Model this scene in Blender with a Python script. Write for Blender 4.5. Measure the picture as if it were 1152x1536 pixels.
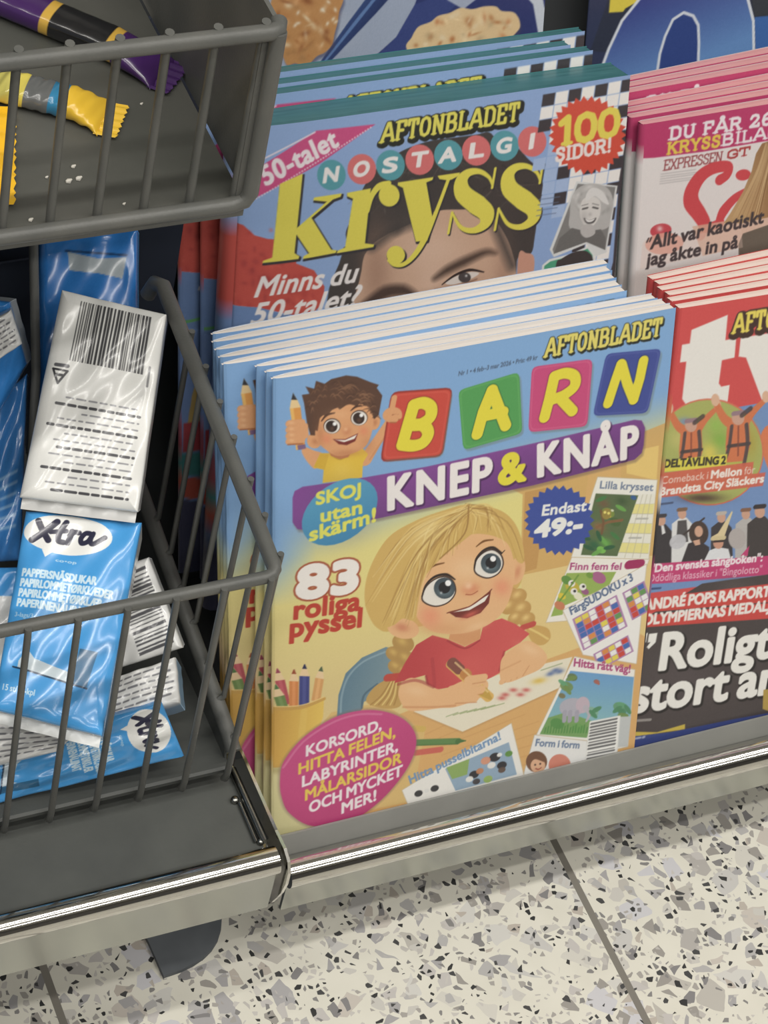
import bpy, math, random
import numpy as np
from mathutils import Matrix, Vector

random.seed(7)
rng = np.random.default_rng(11)
for o in list(bpy.data.objects):
    bpy.data.objects.remove(o)
COL = bpy.context.scene.collection

# ------------------------------------------------------------------ camera
CAM_POS = np.array([-0.3874, -0.6044, 1.1280])
CAM_R = np.array([[0.9091183831676912, -0.3777502558429326, 0.17552353003845964],
                  [-0.17845620221573755, -0.7339772305829126, -0.6553097045493638],
                  [0.3763736830296439, 0.5644308365038516, -0.7346840691931902]])   # rows: right, down, forward
F_PX = 3682.4478
cam_data = bpy.data.cameras.new('camera')
cam_data.sensor_fit = 'VERTICAL'
cam_data.sensor_height = 36.0
cam_data.sensor_width = 27.0
cam_data.lens = F_PX / 1536 * 36.0
cam_data.clip_start = 0.02
cam = bpy.data.objects.new('camera', cam_data)
COL.objects.link(cam)
cam.matrix_world = Matrix(((CAM_R[0, 0], -CAM_R[1, 0], -CAM_R[2, 0], CAM_POS[0]),
                           (CAM_R[0, 1], -CAM_R[1, 1], -CAM_R[2, 1], CAM_POS[1]),
                           (CAM_R[0, 2], -CAM_R[1, 2], -CAM_R[2, 2], CAM_POS[2]),
                           (0, 0, 0, 1)))
bpy.context.scene.camera = cam

# ------------------------------------------------------------------ light
sc = bpy.context.scene
sc.view_settings.view_transform = 'Standard'
sc.view_settings.look = 'None'
sc.view_settings.gamma = 1.0
sc.view_settings.use_curve_mapping = False
sc.view_settings.exposure = 0.0
world = bpy.data.worlds.new('shop_air')
sc.world = world
world.use_nodes = True
world.node_tree.nodes['Background'].inputs[0].default_value = (0.80, 0.86, 0.95, 1)
world.node_tree.nodes['Background'].inputs[1].default_value = 0.26


def strip_light(name, loc, size_x, size_y, power, color=(1.0, 0.97, 0.92)):
    d = bpy.data.lights.new(name, 'AREA')
    d.shape = 'RECTANGLE'
    d.size, d.size_y = size_x, size_y
    d.energy = power
    d.color = color
    o = bpy.data.objects.new(name, d)
    COL.objects.link(o)
    o.location = loc
    return o


strip_light('ceiling_strip_light', (0.2, -1.05, 2.9), 5.0, 0.10, 34)
strip_light('ceiling_strip_light', (0.2, -0.38, 2.9), 5.0, 0.10, 56)
strip_light('ceiling_strip_light', (0.2, -2.2, 2.9), 5.0, 0.12, 62)


# ------------------------------------------------------------------ helpers
def ray(px, py):
    return CAM_R.T @ np.array([(px - 576) / F_PX, (py - 768) / F_PX, 1.0])


def at_depth(px, py, d):
    return CAM_POS + ray(px, py) * d


def on_plane(px, py, n, d):
    n = np.array(n, float)
    r = ray(px, py)
    return CAM_POS + r * ((d - n @ CAM_POS) / (n @ r))


def lin(c):
    c = np.asarray(c, float) / 255.0
    return np.where(c <= 0.04045, c / 12.92, ((c + 0.055) / 1.055) ** 2.4)


def L4(c):
    v = lin(c)
    return (float(v[0]), float(v[1]), float(v[2]), 1.0)


def material(name, color=(200, 200, 200), rough=0.5, metal=0.0, spec=0.5, attr=None, coat=0.0):
    m = bpy.data.materials.new(name)
    m.use_nodes = True
    b = m.node_tree.nodes['Principled BSDF']
    b.inputs['Base Color'].default_value = L4(color)
    b.inputs['Roughness'].default_value = rough
    b.inputs['Metallic'].default_value = metal
    b.inputs['Specular IOR Level'].default_value = spec
    b.inputs['Coat Weight'].default_value = coat
    b.inputs['Coat Roughness'].default_value = 0.12
    if attr:
        a = m.node_tree.nodes.new('ShaderNodeAttribute')
        a.attribute_name = attr
        m.node_tree.links.new(a.outputs['Color'], b.inputs['Base Color'])
    return m


def mottled(name, c1, c2, scale, rough=0.5, metal=0.0, spec=0.5, bump=0.0, bump_scale=200):
    m = material(name, c1, rough, metal, spec)
    t = m.node_tree
    b = t.nodes['Principled BSDF']
    tc = t.nodes.new('ShaderNodeTexCoord')
    n = t.nodes.new('ShaderNodeTexNoise')
    n.inputs['Scale'].default_value = scale
    n.inputs['Detail'].default_value = 5
    t.links.new(tc.outputs['Object'], n.inputs['Vector'])
    r = t.nodes.new('ShaderNodeValToRGB')
    r.color_ramp.elements[0].color = L4(c1)
    r.color_ramp.elements[1].color = L4(c2)
    r.color_ramp.elements[0].position = 0.35
    r.color_ramp.elements[1].position = 0.65
    t.links.new(n.outputs['Fac'], r.inputs['Fac'])
    t.links.new(r.outputs['Color'], b.inputs['Base Color'])
    if bump:
        n2 = t.nodes.new('ShaderNodeTexNoise')
        n2.inputs['Scale'].default_value = bump_scale
        n2.inputs['Detail'].default_value = 3
        t.links.new(tc.outputs['Object'], n2.inputs['Vector'])
        bp = t.nodes.new('ShaderNodeBump')
        bp.inputs['Strength'].default_value = bump
        bp.inputs['Distance'].default_value = 0.002
        t.links.new(n2.outputs['Fac'], bp.inputs['Height'])
        t.links.new(bp.outputs['Normal'], b.inputs['Normal'])
    return m


def tag(o, label=None, cat=None, group=None, kind=None):
    if label:
        o['label'] = label
    if cat:
        o['category'] = cat
    if group:
        o['group'] = group
    if kind:
        o['kind'] = kind
    return o


def empty(name, loc=(0, 0, 0)):
    o = bpy.data.objects.new(name, None)
    o.empty_display_size = 0.02
    o.location = loc
    COL.objects.link(o)
    return o


def mesh_obj(name, verts, faces, mat, parent=None, smooth=False, colors=None):
    """A mesh object in world coordinates; under a parent it is stored relative to the parent."""
    me = bpy.data.meshes.new(name)
    V = np.asarray(verts, float)
    me.from_pydata([tuple(v) for v in V], [], [tuple(int(i) for i in f) for f in faces])
    if colors is not None:
        ca = me.color_attributes.new('ink', 'FLOAT_COLOR', 'POINT')
        c4 = np.ones((len(V), 4), np.float32)
        c4[:, :3] = colors
        ca.data.foreach_set('color', c4.ravel())
    me.materials.append(mat)
    if smooth:
        me.polygons.foreach_set('use_smooth', [True] * len(me.polygons))
    me.update()
    o = bpy.data.objects.new(name, me)
    COL.objects.link(o)
    if parent:
        o.parent = parent
        o.location = -Vector(parent.location)
    return o


class MB:
    """collects boxes, tubes and prisms into one mesh"""

    def __init__(s):
        s.v, s.f = [], []

    def add(s, v, f):
        n = len(s.v)
        s.v += [tuple(p) for p in v]
        s.f += [tuple(i + n for i in q) for q in f]

    def box(s, a, b):
        x0, y0, z0 = a
        x1, y1, z1 = b
        s.add([(x0, y0, z0), (x1, y0, z0), (x1, y1, z0), (x0, y1, z0), (x0, y0, z1), (x1, y0, z1), (x1, y1, z1), (x0, y1, z1)],
              [(3, 2, 1, 0), (4, 5, 6, 7), (0, 1, 5, 4), (1, 2, 6, 5), (2, 3, 7, 6), (3, 0, 4, 7)])

    def tube(s, pts, r, seg=12, caps=True):
        P = [np.array(p, float) for p in pts]
        R = r if isinstance(r, (list, tuple)) else [r] * len(P)
        up = None
        rings = []
        for i, p in enumerate(P):
            if i == 0:
                t = P[1] - p
            elif i == len(P) - 1:
                t = p - P[i - 1]
            else:
                t = (P[i + 1] - p) / np.linalg.norm(P[i + 1] - p) + (p - P[i - 1]) / np.linalg.norm(p - P[i - 1])
            t = t / np.linalg.norm(t)
            if up is None:
                a = np.array([0, 0, 1.0]) if abs(t[2]) < 0.9 else np.array([1.0, 0, 0])
                up = a - t * (a @ t)
            else:
                up = up - t * (up @ t)
            up = up / np.linalg.norm(up)
            w = np.cross(t, up)
            rings.append([p + R[i] * (math.cos(k * 2 * math.pi / seg) * up + math.sin(k * 2 * math.pi / seg) * w) for k in range(seg)])
        v = [q for g in rings for q in g]
        f = []
        for i in range(len(P) - 1):
            for k in range(seg):
                k2 = (k + 1) % seg
                f.append((i * seg + k, i * seg + k2, (i + 1) * seg + k2, (i + 1) * seg + k))
        if caps:
            f.append(tuple(range(seg - 1, -1, -1)))
            f.append(tuple((len(P) - 1) * seg + k for k in range(seg)))
        s.add(v, f)

    def prism(s, poly, axis, a, b):
        """extrude a 2-D outline along an axis from a to b (axis 0: outline in y,z; 1: x,z; 2: x,y)"""
        def p3(q, t):
            return (t, q[0], q[1]) if axis == 0 else ((q[0], t, q[1]) if axis == 1 else (q[0], q[1], t))
        n = len(poly)
        v = [p3(q, a) for q in poly] + [p3(q, b) for q in poly]
        f = [tuple(range(n - 1, -1, -1)), tuple(range(n, 2 * n))]
        for k in range(n):
            k2 = (k + 1) % n
            f.append((k, k2, n + k2, n + k))
        s.add(v, f)

    def build(s, name, mat, parent=None, smooth=False, bevel=0.0):
        o = mesh_obj(name, s.v, s.f, mat, parent)
        if bevel:
            m = o.modifiers.new('edge', 'BEVEL')
            m.width = bevel
            m.segments = 2
            m.limit_method = 'ANGLE'
        if smooth:
            o.data.polygons.foreach_set('use_smooth', [True] * len(o.data.polygons))
            try:
                o.data.set_sharp_from_angle(angle=math.radians(50))
            except Exception:
                pass
        return o


# ------------------------------------------------------------------ printing press: artwork drawn on a canvas in sheet coordinates
GLYPHS = {}


def glyph(ch):
    """outline loops and advance of one character of the built-in font, in cap heights"""
    if ch in GLYPHS:
        return GLYPHS[ch]
    cu = bpy.data.curves.new('g', 'FONT')
    cu.body = ch + 'I'
    cu.resolution_u = 4
    cu.fill_mode = 'NONE'
    ob = bpy.data.objects.new('g', cu)
    COL.objects.link(ob)
    dg = bpy.context.evaluated_depsgraph_get()
    dg.update()
    c2 = ob.evaluated_get(dg).to_curve(dg)
    loops = []
    for sp in c2.splines:
        pts = []
        if sp.type == 'BEZIER':
            bp = sp.bezier_points
            n = len(bp)
            for i in range(n):
                a, b = bp[i], bp[(i + 1) % n]
                p0, p1, p2, p3 = [np.array(q[:2]) for q in (a.co, a.handle_right, b.handle_left, b.co)]
                straight = np.linalg.norm(np.cross(p1 - p0, p3 - p0)) + np.linalg.norm(np.cross(p2 - p0, p3 - p0)) < 1e-4
                for t in ([0] if straight else np.linspace(0, 1, 6)[:-1]):
                    pts.append((1 - t) ** 3 * p0 + 3 * (1 - t) ** 2 * t * p1 + 3 * (1 - t) * t * t * p2 + t ** 3 * p3)
        else:
            pts = [np.array(p.co[:2]) for p in sp.points]
        loops.append(np.array(pts))
    ix = max(range(len(loops)), key=lambda i: loops[i][:, 0].min())
    I = loops.pop(ix)
    x_i = I[:, 0].min()
    cap = I[:, 1].max() - I[:, 1].min()
    if 'sb' not in GLYPHS:
        GLYPHS['sb'] = 0.09
    adv = (x_i) / cap - GLYPHS['sb']
    loops = [l / cap for l in loops]
    ob.evaluated_get(dg).to_curve_clear()
    bpy.data.objects.remove(ob)
    bpy.data.curves.remove(cu)
    GLYPHS[ch] = (loops, adv)
    return GLYPHS[ch]


# slab letters: strokes (x, y in cap heights) and the feet that carry a slab
SLAB = {
    'A': ([[(0, 0), (.36, 1), (.46, 1), (.8, 0)], [(.14, .34), (.66, .34)]], [(0, 0), (.8, 0)], .86),
    'B': ([[(.1, 0), (.1, 1), (.45, 1), (.6, .88), (.6, .65), (.45, .53), (.1, .53)], [(.45, .53), (.66, .4), (.66, .14), (.5, 0), (.1, 0)]], [(.06, 0), (.06, 1)], .78),
    'D': ([[(.1, 0), (.1, 1), (.45, 1), (.66, .8), (.66, .2), (.45, 0), (.1, 0)]], [(.06, 0), (.06, 1)], .78),
    'E': ([[(.58, .75), (.58, 1), (.1, 1), (.1, 0), (.6, 0), (.6, .25)], [(.1, .52), (.42, .52)]], [(.06, 0), (.06, 1)], .7),
    'F': ([[(.58, .74), (.58, 1), (.1, 1), (.1, 0)], [(.1, .5), (.42, .5)]], [(.1, 0), (.06, 1)], .66),
    'G': ([[(.64, .74), (.5, 1), (.25, 1), (.06, .8), (.06, .2), (.25, 0), (.5, 0), (.64, .16), (.64, .44), (.4, .44)]], [], .76),
    'I': ([[(.15, 0), (.15, 1)]], [(.15, 0), (.15, 1)], .36),
    'K': ([[(.1, 0), (.1, 1)], [(.64, 1), (.12, .45)], [(.3, .62), (.68, 0)]], [(.1, 0), (.1, 1), (.64, 1), (.68, 0)], .82),
    'L': ([[(.1, 1), (.1, 0), (.58, 0), (.58, .28)]], [(.1, 1), (.06, 0)], .68),
    'M': ([[(.08, 0), (.08, 1), (.42, .25), (.76, 1), (.76, 0)]], [(.08, 0), (.76, 0), (.04, 1), (.8, 1)], .92),
    'N': ([[(.1, 0), (.1, 1), (.62, 0), (.62, 1)]], [(.1, 0), (.06, 1), (.62, 1)], .8),
    'O': ([[(.34, 1), (.13, .9), (.05, .65), (.05, .35), (.13, .1), (.34, 0), (.55, .1), (.63, .35), (.63, .65), (.55, .9), (.34, 1)]], [], .76),
    'P': ([[(.1, 0), (.1, 1), (.46, 1), (.62, .88), (.62, .6), (.46, .47), (.1, .47)]], [(.1, 0), (.06, 1)], .72),
    'R': ([[(.1, 0), (.1, 1), (.46, 1), (.62, .88), (.62, .62), (.46, .5), (.1, .5)], [(.4, .5), (.66, 0)]], [(.1, 0), (.06, 1), (.68, 0)], .8),
    'S': ([[(.55, .76), (.52, .94), (.3, 1), (.1, .9), (.08, .68), (.3, .53), (.52, .42), (.56, .2), (.42, .02), (.24, 0), (.08, .08), (.05, .26)]], [], .68),
    'T': ([[(.02, .74), (.02, 1), (.64, 1), (.64, .74)], [(.33, 1), (.33, 0)]], [(.33, 0)], .72),
    'U': ([[(.1, 1), (.1, .25), (.22, .03), (.36, 0), (.5, .03), (.62, .25), (.62, 1)]], [(.1, 1), (.62, 1)], .8),
    'X': ([[(.06, 0), (.64, 1)], [(.06, 1), (.64, 0)]], [(.06, 0), (.64, 1), (.06, 1), (.64, 0)], .78),
    'Y': ([[(.04, 1), (.34, .48), (.34, 0)], [(.64, 1), (.34, .48)]], [(.04, 1), (.64, 1), (.34, 0)], .74),
    '0': ([[(.34, 1), (.13, .9), (.05, .65), (.05, .35), (.13, .1), (.34, 0), (.55, .1), (.63, .35), (.63, .65), (.55, .9), (.34, 1)]], [], .76),
    '1': ([[(.06, .82), (.28, 1), (.28, 0)]], [(.28, 0)], .52),
    '2': ([[(.06, .74), (.14, .95), (.32, 1), (.5, .93), (.55, .72), (.44, .5), (.05, .03), (.6, .03), (.6, .22)]], [], .7),
    '5': ([[(.54, 1), (.14, 1), (.1, .55), (.32, .62), (.54, .5), (.57, .25), (.46, .04), (.24, 0), (.08, .1)]], [], .68),
    '6': ([[(.52, .88), (.34, 1), (.14, .82), (.06, .4), (.14, .08), (.34, 0), (.53, .1), (.57, .32), (.46, .52), (.26, .54), (.1, .4)]], [], .68),
    '!': ([[(.12, 1), (.12, .34)], [(.12, .04), (.12, .0)]], [], .3),
    '-': ([[(.06, .38), (.34, .38)]], [], .44),
}


def slab_glyph(ch, wt):
    base = ch.replace('Å', 'A')
    if base == ' ':
        return [], [], .3
    st, feet, adv = SLAB.get(base, SLAB['I'])
    st = [list(s) for s in st]
    if ch == 'Å':
        st.append([(.41 + .1 * math.cos(a), 1.2 + .1 * math.sin(a)) for a in np.linspace(0, 2 * math.pi, 9)])
    bars = [[(x - .15, y), (x + .15, y)] for x, y in feet]
    return st, bars, adv


class Canvas:
    """An artwork canvas over a sheet. Points are given through s.q, which turns traced points into sheet coordinates (u right, v up)."""

    def __init__(s, w, h, q, bg=(255, 255, 255)):
        s.w, s.h, s.q = w, h, q
        s.a = np.empty((h, w, 3), np.float32)
        s.a[:] = bg
        s.veil, s.white = 18.0, 234.0
        s.mp = None          # optional pre-map for zoomed tracing coordinates

    def P(s, pts):
        pts = np.asarray(pts, float).reshape(-1, 2)
        if s.mp:
            x0, y0, k = s.mp
            pts = np.stack([x0 + pts[:, 0] / k, y0 + pts[:, 1] / k], 1)
        uv = s.q(pts)
        return np.stack([uv[:, 0] * s.w, (1 - uv[:, 1]) * s.h], 1)

    def scale(s, p):
        d = s.P([p, (p[0] + 1, p[1]), (p[0], p[1] + 1)])
        return math.sqrt(abs(np.cross(d[1] - d[0], d[2] - d[0])))

    def win(s, lo, hi, pad):
        x0, y0 = np.floor(np.asarray(lo) - pad - 2).astype(int)
        x1, y1 = np.ceil(np.asarray(hi) + pad + 2).astype(int)
        x0, y0, x1, y1 = max(0, x0), max(0, y0), min(s.w, x1), min(s.h, y1)
        if x1 <= x0 or y1 <= y0:
            return None
        X, Y = np.meshgrid(np.arange(x0, x1) + .5, np.arange(y0, y1) + .5)
        return x0, y0, x1, y1, X.astype(np.float32), Y.astype(np.float32)

    def blend(s, win, cov, color, alpha=1.0):
        x0, y0, x1, y1, X, Y = win
        if callable(color):
            color = color(X, Y)
        c = (np.clip(cov, 0, 1) * alpha)[..., None].astype(np.float32)
        r = s.a[y0:y1, x0:x1]
        s.a[y0:y1, x0:x1] = r * (1 - c) + np.asarray(color, np.float32) * c

    @staticmethod
    def segdist(X, Y, a, b):
        d = b - a
        L = float(d @ d)
        t = 0 * X if L < 1e-12 else np.clip(((X - a[0]) * d[0] + (Y - a[1]) * d[1]) / L, 0, 1)
        return np.hypot(X - a[0] - t * d[0], Y - a[1] - t * d[1]), t

    def sdf(s, loops, X, Y):
        dist = np.full(X.shape, 1e9, np.float32)
        ins = np.zeros(X.shape, bool)
        for l in loops:
            n = len(l)
            for i in range(n):
                a, b = l[i], l[(i + 1) % n]
                if abs(a[0] - b[0]) + abs(a[1] - b[1]) < 1e-9:
                    continue
                dd, _ = s.segdist(X, Y, a, b)
                np.minimum(dist, dd, out=dist)
                if a[1] != b[1]:
                    c = ((a[1] > Y) != (b[1] > Y)) & (X < (b[0] - a[0]) * (Y - a[1]) / (b[1] - a[1]) + a[0])
                    ins ^= c
        return np.where(ins, -dist, dist)

    def loops(s, loops, color, alpha=1.0, grow=0.0, soft=1.0, outline=None):
        allp = np.concatenate(loops)
        pad = max(0, grow) + soft + (outline[0] if outline else 0)
        w = s.win(allp.min(0), allp.max(0), pad)
        if w is None:
            return
        d = s.sdf(loops, w[4], w[5])
        if outline:
            s.blend(w, .5 - (d - grow - outline[0]), outline[1], alpha)
        s.blend(w, .5 - (d - grow) / soft, color, alpha)

    def poly(s, pts, color, alpha=1.0, soft=1.0, smooth=False, grow=0.0, outline=None):
        p = s.P(pts)
        if smooth:
            p = spline(p, True)
        k = s.scale(pts[0])
        s.loops([p], color, alpha, grow * k, max(1.0, soft * k), (outline[0] * k, outline[1]) if outline else None)

    def line(s, pts, width, color, alpha=1.0, smooth=False, soft=1.0):
        """round-ended stroke, width in tracing units or a list of widths along it"""
        p = s.P(pts)
        k = s.scale(pts[0])
        wd = np.asarray(width, float) * k / 2
        if wd.ndim == 0:
            wd = np.full(len(p), float(wd))
        if smooth:
            m = len(p)
            p = spline(p, False)
            wd = np.interp(np.linspace(0, m - 1, len(p)), np.arange(m), wd)
        w = s.win(p.min(0), p.max(0), wd.max() + soft)
        if w is None:
            return
        cov = np.full(w[4].shape, -1e9, np.float32)
        for i in range(len(p) - 1):
            dd, t = s.segdist(w[4], w[5], p[i], p[i + 1])
            np.maximum(cov, wd[i] + (wd[i + 1] - wd[i]) * t - dd, out=cov)
        s.blend(w, .5 + cov / soft, color, alpha)

    def blob(s, c, r, color, alpha=1.0, ry=None, rot=0.0, hard=False):
        ry = ry or r
        pts = [(c[0] + r * math.cos(a) * math.cos(rot) - ry * math.sin(a) * math.sin(rot),
                c[1] + r * math.cos(a) * math.sin(rot) + ry * math.sin(a) * math.cos(rot)) for a in np.linspace(0, 2 * math.pi, 25)[:-1]]
        if hard:
            s.poly(pts, color, alpha)
            return
        p = s.P(pts)
        cc = p.mean(0)
        ax, ay = p[0] - cc, p[6] - cc
        w = s.win(p.min(0) - np.ptp(p, 0) * .4, p.max(0) + np.ptp(p, 0) * .4, 0)
        if w is None:
            return
        M = np.linalg.inv(np.stack([ax, ay], 1))
        dx, dy = w[4] - cc[0], w[5] - cc[1]
        d2 = (M[0, 0] * dx + M[0, 1] * dy) ** 2 + (M[1, 0] * dx + M[1, 1] * dy) ** 2
        s.blend(w, np.exp(-1.6 * d2), color, alpha)

    def grad(s, pts, p0, p1, c0, c1, alpha=1.0, soft=1.0, smooth=False, outline=None):
        """polygon filled with a printed colour blend from p0 to p1"""
        a, b = s.P([p0, p1])
        d = b - a
        L = float(d @ d)
        c0, c1 = np.asarray(c0, np.float32), np.asarray(c1, np.float32)

        def f(X, Y):
            t = np.clip(((X - a[0]) * d[0] + (Y - a[1]) * d[1]) / L, 0, 1)[..., None]
            return c0 + (c1 - c0) * t
        s.poly(pts, f, alpha, soft, smooth, 0.0, outline)

    def text(s, txt, p0, p1, h, color, bold=0.0, slant=0.0, outline=None, font='sans', wt=.15, up=None, shadow=None, spacing=0.0):
        """one line of lettering on the baseline p0 -> p1 with cap height h (tracing units)"""
        a, b = s.P([p0, p1])
        if up is None:
            up = (0.0, -1.0)
        n = math.hypot(*up)
        c = s.P([(p0[0] + up[0] / n * h, p0[1] + up[1] / n * h)])[0]
        Y = c - a
        if up == (0.0, -1.0) and s.mp is None and False:
            pass
        adv = 0.0
        items = []
        for ch in txt:
            if font == 'sans':
                if ch == ' ':
                    ad = .32
                    items.append((adv, [], []))
                else:
                    lo, ad = glyph(ch)
                    items.append((adv, lo, []))
            else:
                st, bars, ad = slab_glyph(ch, wt)
                items.append((adv, st, bars))
            adv += ad + spacing
        adv -= spacing
        X = (b - a) / adv
        k = np.linalg.norm(Y)
        e = s.scale(p0)
        def T(l):
            l = np.asarray(l, float)
            return a + np.outer(l[:, 0] + 0.0, X) + np.outer(l[:, 1], Y) + np.outer(l[:, 1] * slant, X / np.linalg.norm(X) * k)
        passes = []
        if shadow:
            passes.append((shadow[2], shadow[3] if len(shadow) > 3 else 0.0, np.array(shadow[:2]) * e))
        if outline:
            passes.append((outline[1], outline[0] * e, np.zeros(2)))
        passes.append((color, 0.0, np.zeros(2)))
        for colr, grow, sh in passes:
            for x, lo, bars in items:
                if not lo:
                    continue
                if font == 'sans':
                    s.loops([T(l + np.array([x, 0])) + sh for l in lo], colr, 1.0, grow + bold * k)
                else:
                    for l in lo:
                        s._stroke(T(np.array(l) + np.array([x, 0])) + sh, wt * k / 2 + grow, colr)
                    for l in bars:
                        s._stroke(T(np.array(l) + np.array([x, 0])) + sh, wt * k * .27 + grow, colr)

    def _stroke(s, p, r, color, alpha=1.0):
        w = s.win(p.min(0), p.max(0), r + 1)
        if w is None:
            return
        cov = np.full(w[4].shape, -1e9, np.float32)
        for i in range(len(p) - 1):
            dd, _ = s.segdist(w[4], w[5], p[i], p[i + 1])
            np.maximum(cov, r - dd, out=cov)
        s.blend(w, .5 + cov, color, alpha)

    def grain(s, amount, cell=1):
        g = rng.normal(0, amount, (s.h // cell + 1, s.w // cell + 1, 1)).astype(np.float32)
        g = np.repeat(np.repeat(g, cell, 0), cell, 1)[:s.h, :s.w]
        s.a += g

    def sample(s, u, v):
        x = np.clip(u * s.w - .5, 0, s.w - 1.001)
        y = np.clip((1 - v) * s.h - .5, 0, s.h - 1.001)
        xi, yi = x.astype(int), y.astype(int)
        fx, fy = (x - xi)[..., None], (y - yi)[..., None]
        A = s.a
        r = (A[yi, xi] * (1 - fx) + A[yi, xi + 1] * fx) * (1 - fy) + (A[yi + 1, xi] * (1 - fx) + A[yi + 1, xi + 1] * fx) * fy
        r = s.veil + r * (s.white - s.veil) / 255.0        # haze painted into the ink: blacks lifted, whites lowered to dim covers
        return lin(np.clip(r, 0, 255))


def spline(p, closed, n=6):
    p = np.asarray(p, float)
    m = len(p)
    out = []
    rngi = range(m) if closed else range(m - 1)
    for i in rngi:
        if closed:
            a, b, c, d = p[(i - 1) % m], p[i], p[(i + 1) % m], p[(i + 2) % m]
        else:
            a, b, c, d = p[max(i - 1, 0)], p[i], p[i + 1], p[min(i + 2, m - 1)]
        for t in np.linspace(0, 1, n + 1)[:-1]:
            out.append(.5 * ((2 * b) + (-a + c) * t + (2 * a - 5 * b + 4 * c - d) * t * t + (-a + 3 * b - 3 * c + d) * t ** 3))
    if not closed:
        out.append(p[-1])
    return np.array(out)


def star(c, r0, r1, n, rot=0.0, sq=1.0, tilt=0.0):
    out = []
    for i in range(2 * n):
        r = r1 if i % 2 else r0
        a = rot + math.pi * i / n
        x, y = r * math.cos(a), r * sq * math.sin(a)
        out.append((c[0] + x * math.cos(tilt) - y * math.sin(tilt), c[1] + x * math.sin(tilt) + y * math.cos(tilt)))
    return out


# ------------------------------------------------------------------ the leaning plane of the rack and the magazines on it
TAU = 0.34789398            # the rack leans back about 20 degrees
M_UP = np.array([0, math.sin(TAU), math.cos(TAU)])
N_IN = np.array([0, math.cos(TAU), -math.sin(TAU)])
ORG = np.array([0, 0, 0.095])


class Sheet:
    """A magazine sheet: lower left corner at (x0, y0) on the plane leaning `off` behind the front one, turned by rot, with an optional sag of its left edge."""

    def __init__(s, off, x0, y0, W=.21, H=.28, rot=0.0, sag=0.0):
        s.off, s.x0, s.y0, s.W, s.H, s.rot, s.sag = off, x0, y0, W, H, rot, sag

    def local(s, pts):
        out = []
        o = ORG + N_IN * s.off
        for px, py in np.asarray(pts, float):
            r = ray(px, py)
            p = CAM_POS + r * ((N_IN @ o - N_IN @ CAM_POS) / (N_IN @ r)) - o
            x, y = p[0] - s.x0, p @ M_UP - s.y0
            c, sn = math.cos(s.rot), math.sin(s.rot)
            out.append((x * c + y * sn, -x * sn + y * c))
        return np.array(out)

    def q(s, pts):
        l = s.local(pts)
        v = l[:, 1] / s.H
        u = l[:, 0] / s.W
        for _ in range(4):
            u = (l[:, 0] - s.dx(u, v)) / s.W
        return np.stack([u, v], 1)

    def dx(s, u, v):
        return -s.sag * s.H * (1 - v) * np.clip(1 - u, 0, 2) ** 2


def bubble(c, strokes, w, color, edge=None):
    for st in strokes:
        if edge:
            c.line(st, w + edge[0], edge[1], smooth=len(st) > 3)
    for st in strokes:
        c.line(st, w, color, smooth=len(st) > 3)


SKIN, SKIN_D, SKIN_L = (236, 184, 132), (205, 140, 92), (248, 208, 160)


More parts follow.
